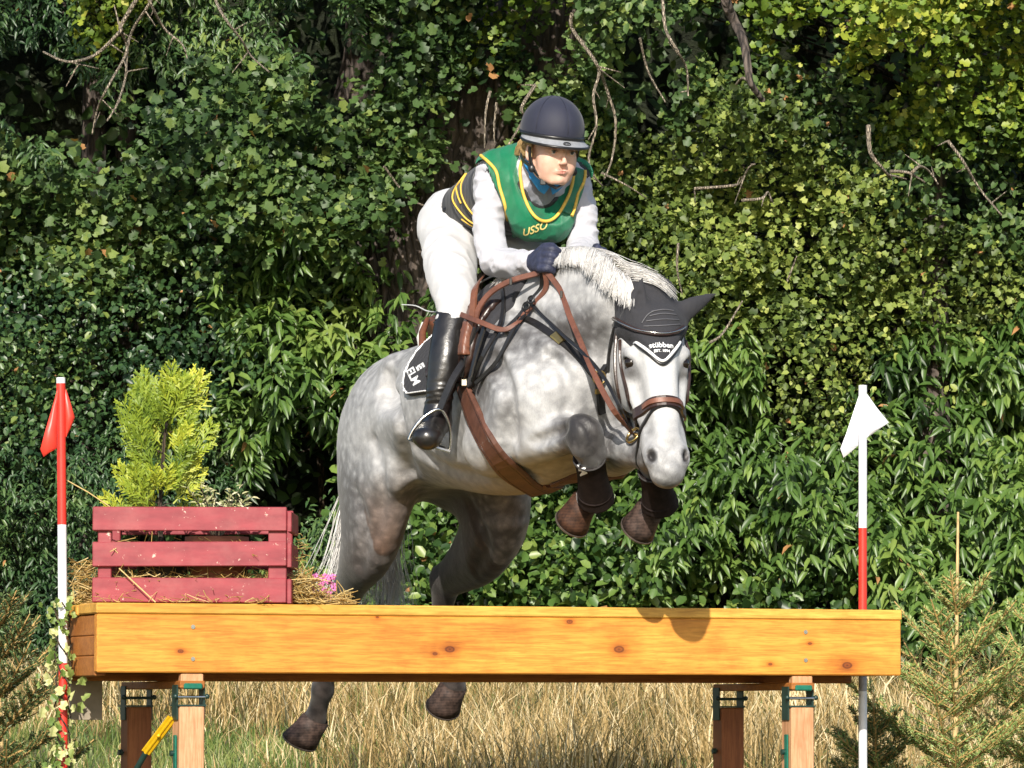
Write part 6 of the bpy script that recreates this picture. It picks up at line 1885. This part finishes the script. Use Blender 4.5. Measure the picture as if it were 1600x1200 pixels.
small_plant(plant2, pc2 + UP * .17, 34, .125, .19, .022, M_VARI, random.Random(8), 'lance', 9)
# straw
M_STRAW = leaf_material('golden_straw', [(0, (.34, .20, .05)), (.5, (.56, .38, .12)), (1, (.74, .58, .28))], .1, .5)
def straw(name, boxes, label, big=()):
    vs, fs, sh = [], [], []; rr = random.Random(21)
    def one(a, b, w, s_):
        a = np.array(a, float); b = np.array(b, float); m_ = (a + b) / 2 + np.array([rr.gauss(0, .006) for _ in range(3)]); n_ = np.cross(b - a, [.2, 1, .3]); n_ /= np.linalg.norm(n_) + 1e-9; k = np.cross(b - a, n_); k /= np.linalg.norm(k) + 1e-9
        base = len(vs)
        for q in (a, m_, b):
            for j in range(3):
                th = 2.094 * j; vs.append(q + (n_ * math.cos(th) + k * math.sin(th)) * w); sh.append(s_)
        for r_ in range(2):
            for j in range(3): fs.append((base + r_ * 3 + j, base + r_ * 3 + (j + 1) % 3, base + (r_ + 1) * 3 + (j + 1) % 3, base + (r_ + 1) * 3 + j))
    for (x0, x1, y0, y1, z0, z1, n, L) in boxes:
        for _ in range(n):
            p = np.array([rr.uniform(x0, x1), rr.uniform(y0, y1), z0 + (z1 - z0) * rr.random() ** 1.6]); d = np.array([rr.gauss(0, 1), rr.gauss(0, .8), rr.gauss(0, .45)]); d /= np.linalg.norm(d); l_ = L * rr.uniform(.4, 1.3)
            a, b = p - d * l_ / 2, p + d * l_ / 2; lo_ = z0 + .003; a[2] = max(a[2], lo_); b[2] = max(b[2], lo_)
            one(a, b, rr.uniform(.0008, .0017), rr.random())
    for a, b, w in big: one(a, b, w, .8)
    tag(mesh_np(name, np.array(vs), np.array(fs), M_STRAW, None, True, {'shade': np.array(sh)}), label, 'straw', kind='stuff')
straw('straw', [(CX0 + .03, CX1 - .03, CY0 + .03, CY1 - .04, CZ0 + .012, CZ0 + .085, 1300, .10), (CX0 + .05, CX1 - .05, CY0 + .02, CY0 + .09, CZ0 + .05, CZ0 + .20, 110, .09),
     (-.66, -.59, -.50, -.30, ZT + .003, ZT + .09, 230, .10), (-.655, -.64, -.48, -.3, ZT + .05, ZT + .22, 40, .07), (-.62, -.50, -.46, -.3, ZT + .003, ZT + .035, 130, .09),
     (-1.33, -1.27, -.50, -.35, ZT + .0, ZT + .13, 260, .08), (-1.25, -.72, -.58, -.535, ZT + .003, ZT + .02, 40, .07)],
     'loose golden straw spilling out of the crate onto the fence top', [(tuple(P(100, 748, -.5)), tuple(P(172, 792, -.45)), .0022), (tuple(P(186, 888, -.552)), tuple(P(243, 941, -.56)), .0022), (tuple(P(172, 862, -.552)), tuple(P(190, 848, -.50)), .0018)])
# pink flowers at the foot of the crate
fl_ = empty('pink_flowers', P(505, 930, -.35)); tag(fl_, 'small bunch of pink flowers lying in the straw right of the crate', 'flowers')
m = MB(); rr = random.Random(9)
for i in range(26):
    c = P(rr.uniform(484, 526), rr.uniform(900, 936), -.36 + rr.uniform(-.03, .03))
    for k in range(5):
        a = k * 1.257 + rr.random(); m.sphere(c + Vector((math.cos(a) * .006, -.002, math.sin(a) * .006)), .0045, 1, .4, 1, 6, 4)
m.build('petals', simple('pink_petal', (.62, .16, .38), .6, .3, 90), fl_)
m = MB()
for i in range(14):
    a = P(rr.uniform(484, 526), rr.uniform(905, 930), -.36); m.tube([a, P(495 + rr.uniform(-8, 16), 944, -.36)], .0012, 4)
m.build('flower_stem', M_STEM, fl_)

# ---------------------------------------------------------------- flag poles
def paint(name, col): return simple(name, col, .4, .10, 25, bumps=.1)
M_PR, M_PW, M_PG = paint('red_pole_paint', (.62, .035, .022)), paint('white_pole_paint', (.74, .75, .78)), simple('grey_galvanised', (.34, .34, .36), .5, .25, 30)
M_FR = simple('red_plastic_flag', (.78, .055, .035), .4, .08, 12, bumps=.1); M_FW = simple('white_plastic_flag', (.74, .74, .80), .45, .06, 12, bumps=.1)
def pole(label, px_top, px_bot, Y, bands, name='flag_pole'):
    r_ = .0138; gz = float(ground_z(P(px_bot, 1200, Y).x, Y))
    root = empty(name, (P(px_bot, 1200, Y).x, Y, gz)); tag(root, label, 'flag pole', 'striped flag poles at the ends of the fence')
    def at(py): return P(px_top + (px_bot - px_top) * (py - 590) / 610, py, Y)
    for (y0, y1, mat) in bands:
        a = at(y0); b = at(y1) if y1 else Vector((P(px_bot, 1200, Y).x, Y, gz - .02))
        m = MB(); m.tube([a, a.lerp(b, .5), b], r_, 16); m.build('pole_section', mat, root)
    return root, at
pr_, at = pole('pole with a red pennant and red top, wound with ivy, left of the crate', 95, 100, -.52, [(590, 599, M_PW), (599, 820, M_PR), (820, 1036, M_PW), (1036, None, M_PR)])
def flag(root, pts_, Y, mat, bulge):
    'pennant of bent plastic: rows of (px, py, dy)'
    m = MB(); k = len(pts_[0]); vs = [P(a, b, Y + c) for row in pts_ for a, b, c in row]
    fs = [(i * k + j, i * k + j + 1, (i + 1) * k + j + 1, (i + 1) * k + j) for i in range(len(pts_) - 1) for j in range(k - 1)]
    m.add(vs, fs, True); m.add([v + Vector((0, .0015, 0)) for v in vs], [f[::-1] for f in fs], True)
    return m.build('flag', mat, root)
flag(pr_, [[(92, 600, 0), (92, 601, -.004), (93, 602, 0)], [(82, 635, -.03), (86, 634, -.035), (90, 632, -.012)], [(71, 672, -.04), (79, 674, -.05), (89, 668, -.013)], [(63, 702, -.035), (74, 704, -.055), (89, 700, -.013)], [(68, 714, -.02), (76, 708, -.045), (88, 701, -.012)]], -.52, M_FR, 0)
flag(pr_, [[(100, 601, 0), (101, 602, .01), (102, 604, .012)], [(102, 625, 0), (107, 626, -.01), (110, 628, .01)], [(102, 650, 0), (110, 650, -.02), (117, 652, .02)], [(102, 672, 0), (107, 668, -.012), (111, 668, .012)], [(102, 684, 0), (103, 683, 0), (104, 682, 0)]], -.52, M_FR, 0)
wp_, at2 = pole('pole with a white pennant and white top at the right end of the fence', 1348, 1348, .48, [(602, 825, M_PW), (825, 1000, M_PR), (1000, 1080, M_PG), (1080, None, M_PW)])
flag(wp_, [[(1343, 615, 0), (1343, 616, 0), (1344, 617, 0)], [(1333, 645, -.03), (1337, 646, -.035), (1342, 646, -.013)], [(1322, 678, -.04), (1332, 680, -.045), (1342, 678, -.014)], [(1313, 701, -.04), (1326, 700, -.045), (1341, 696, -.014)], [(1318, 715, -.02), (1326, 709, -.035), (1338, 698, -.012)]], .48, M_FW, 0)
flag(wp_, [[(1352, 612, 0), (1353, 613, 0), (1354, 614, 0)], [(1352, 635, 0), (1362, 636, -.01), (1370, 637, .01)], [(1352, 660, 0), (1371, 660, -.015), (1389, 660, .018)], [(1352, 675, 0), (1362, 673, -.012), (1370, 673, .01)], [(1352, 686, 0), (1353, 686, 0), (1354, 685, 0)]], .48, M_FW, 0)
# ivy on the left pole: every leaf its own piece
ivy = empty('ivy', P(100, 1200, -.52)); tag(ivy, 'ivy with pale edged leaves climbing the lower half of the red flag pole', 'ivy')
rr = random.Random(31); m = MB()
for s_ in range(3):
    m.tube([P(98 + 12 * math.sin(t * 5 + s_ * 2.1) + rr.uniform(-2, 2), 940 + t * 90, -.52 - .02 * math.cos(t * 5 + s_ * 2.1)) for t in np.linspace(0, 3.2, 22)], .0025, 5)
m.build('vine', M_STEM, ivy)
tv, tf = SHAPES['maple']; 
ml = [bpy.data.meshes.new('leaf') for _ in range(3)]
for k, me_ in enumerate(ml):
    me_.from_pydata([tuple(q) for q in tv], [], tf); at_ = me_.attributes.new('shade', 'FLOAT', 'POINT'); at_.data.foreach_set('value', [(.25, .55, .85)[k] + .2 * (abs(q[0]) > .3) for q in tv])
    me_.materials.append(leaf_material('ivy_leaf', [(0, (.05, .10, .02)), (.5, (.16, .24, .05)), (.8, (.38, .42, .14)), (1, (.60, .58, .30))], .15, .45))
for i in range(150):
    py = 935 + 290 * rr.random(); c = P(98 + rr.gauss(0, 15), py, -.53 + rr.gauss(0, .03))
    o_ = bpy.data.objects.new('leaf', ml[rr.randrange(3)]); COL.objects.link(o_); o_.parent = ivy; o_.matrix_parent_inverse = Matrix.Translation(ivy.location).inverted()
    s_ = rr.uniform(.018, .036)
    o_.location = c; o_.rotation_euler = (R(rr.uniform(50, 120)), R(rr.uniform(-50, 50)), R(rr.uniform(-70, 70))); o_.scale = (s_, s_, s_)
# ---------------------------------------------------------------- young spruces
M_NEEDLE = leaf_material('spruce_needle', [(0, (.05, .10, .025)), (.5, (.18, .29, .08)), (.85, (.36, .46, .15)), (1, (.52, .56, .25))], .1, .5)
M_NEEDLED = leaf_material('shaded_spruce_needle', [(0, (.025, .05, .02)), (.6, (.08, .13, .045)), (1, (.20, .25, .09))], .1, .5)  # darker copy of the needle colour with shade put into it
def spruce(label, base, top, whorls, L0, mat, seed, tmax=.7, nd_=1.0):
    rr = random.Random(seed); base = Vector(base); top = Vector(top)
    root = empty('young_spruce', base); tag(root, label, 'spruce')
    tr = MB(); tr.tube([base, base.lerp(top, .5), top], [.016, .009, .004], 8); bv = MB()
    P_, D_, S_ = [], [], []
    def needles(a, b, n, ln):
        ax_ = (b - a).normalized(); o1 = ax_.orthogonal().normalized(); o2 = ax_.cross(o1)
        for k in range(n):
            t = rr.random(); th = rr.uniform(0, 6.28)
            P_.append(a.lerp(b, t)); D_.append((ax_ * .75 + (o1 * math.cos(th) + o2 * math.sin(th)) * .8) * ln * rr.uniform(.7, 1.2)); S_.append(min(1, max(0, rr.gauss(.5, .22) + .25 * t)))
    for w in range(whorls):
        t = .04 + tmax * (w / (whorls - 1)) ** .9; p = base.lerp(top, t); nb = 5; L = L0 * (1 - t / (tmax + .1)) ** .7 + .10
        for k in range(nb):
            az = 6.28 * k / nb + w * 1.1 + rr.uniform(-.3, .3); up_ = .50 + .85 * t
            d = Vector((math.cos(az), math.sin(az), up_)).normalized(); e = p + d * L; mid_ = p.lerp(e, .5) - Vector((0, 0, .05 * L))
            c = [Vector(q) for q in catmull([list(p), list(mid_), list(e)], 4)]
            bv.tube(c, list(np.linspace(.0055, .0022, len(c))), 5)
            for a, b in zip(c[:-1], c[1:]): needles(a, b, int(34 * nd_ * (b - a).length / .05), .017)
            ns = int(2 + L / .05)
            for j in range(ns):
                tt = .2 + .75 * j / ns; q = c[min(len(c) - 1, int(tt * (len(c) - 1)))]
                for sg in (-1, 1):
                    sd = d.cross(Vector((0, 0, 1))).normalized() * sg; e2 = q + (d * .8 + sd * .8 + Vector((0, 0, rr.uniform(-.1, .25)))).normalized() * L * (.42 * (1 - tt) + .12)
                    bv.tube([q, e2], [.0028, .0016], 4); needles(q, e2, int(40 * nd_ * (e2 - q).length / .05), .015)
    needles(base.lerp(top, tmax), base.lerp(top, tmax + .12), int(60 * nd_), .012)
    tr.build('trunk', simple('tan_leader_bark', (.50, .36, .16), .7), root); bv.build('branches', simple('spruce_twig_bark', (.46, .30, .11), .7), root)
    P_ = np.array(P_); D_ = np.array(D_); n = len(P_); s = np.cross(D_, rng.normal(0, 1, (n, 3))); s /= np.linalg.norm(s, axis=1)[:, None] + 1e-9
    v = np.stack([P_, P_ + D_ * .5 + s * .0019, P_ + D_, P_ + D_ * .5 - s * .0019], 1).reshape(-1, 3)
    f = (np.array([(0, 1, 2), (0, 2, 3)])[None] + (np.arange(n) * 4)[:, None, None]).reshape(-1, 3)
    mesh_np('needles', v, f, mat, root, True, {'shade': np.repeat(S_, 4)})
spruce('young spruce with a tall bare leader beside the right end of the fence', P(1490, 1420, 1.0), P(1497, 800, 1.0), 6, .55, M_NEEDLE, 1, nd_=.6)
spruce('young spruce with sunlit tips behind the one with the tall leader', P(1640, 1400, 1.3), P(1625, 860, 1.3), 6, .52, M_NEEDLE, 2, nd_=.6)
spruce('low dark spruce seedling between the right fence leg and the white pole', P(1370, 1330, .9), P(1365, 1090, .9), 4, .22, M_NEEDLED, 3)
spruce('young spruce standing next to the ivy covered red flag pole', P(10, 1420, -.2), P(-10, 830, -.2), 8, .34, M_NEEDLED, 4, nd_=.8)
if os.environ.get('STATS'):
    L_ = sorted([(len(o.data.loops) - 2 * len(o.data.polygons), o.name, (o.parent.name if o.parent else '')) for o in bpy.data.objects if o.type == 'MESH'], reverse=True)
    for q_ in L_[:34]: print(q_)
    print('SCRIPT SECONDS', round(time.time() - T0, 1), 'objects', len(bpy.data.objects), 'tris', sum(l[0] for l in L_))
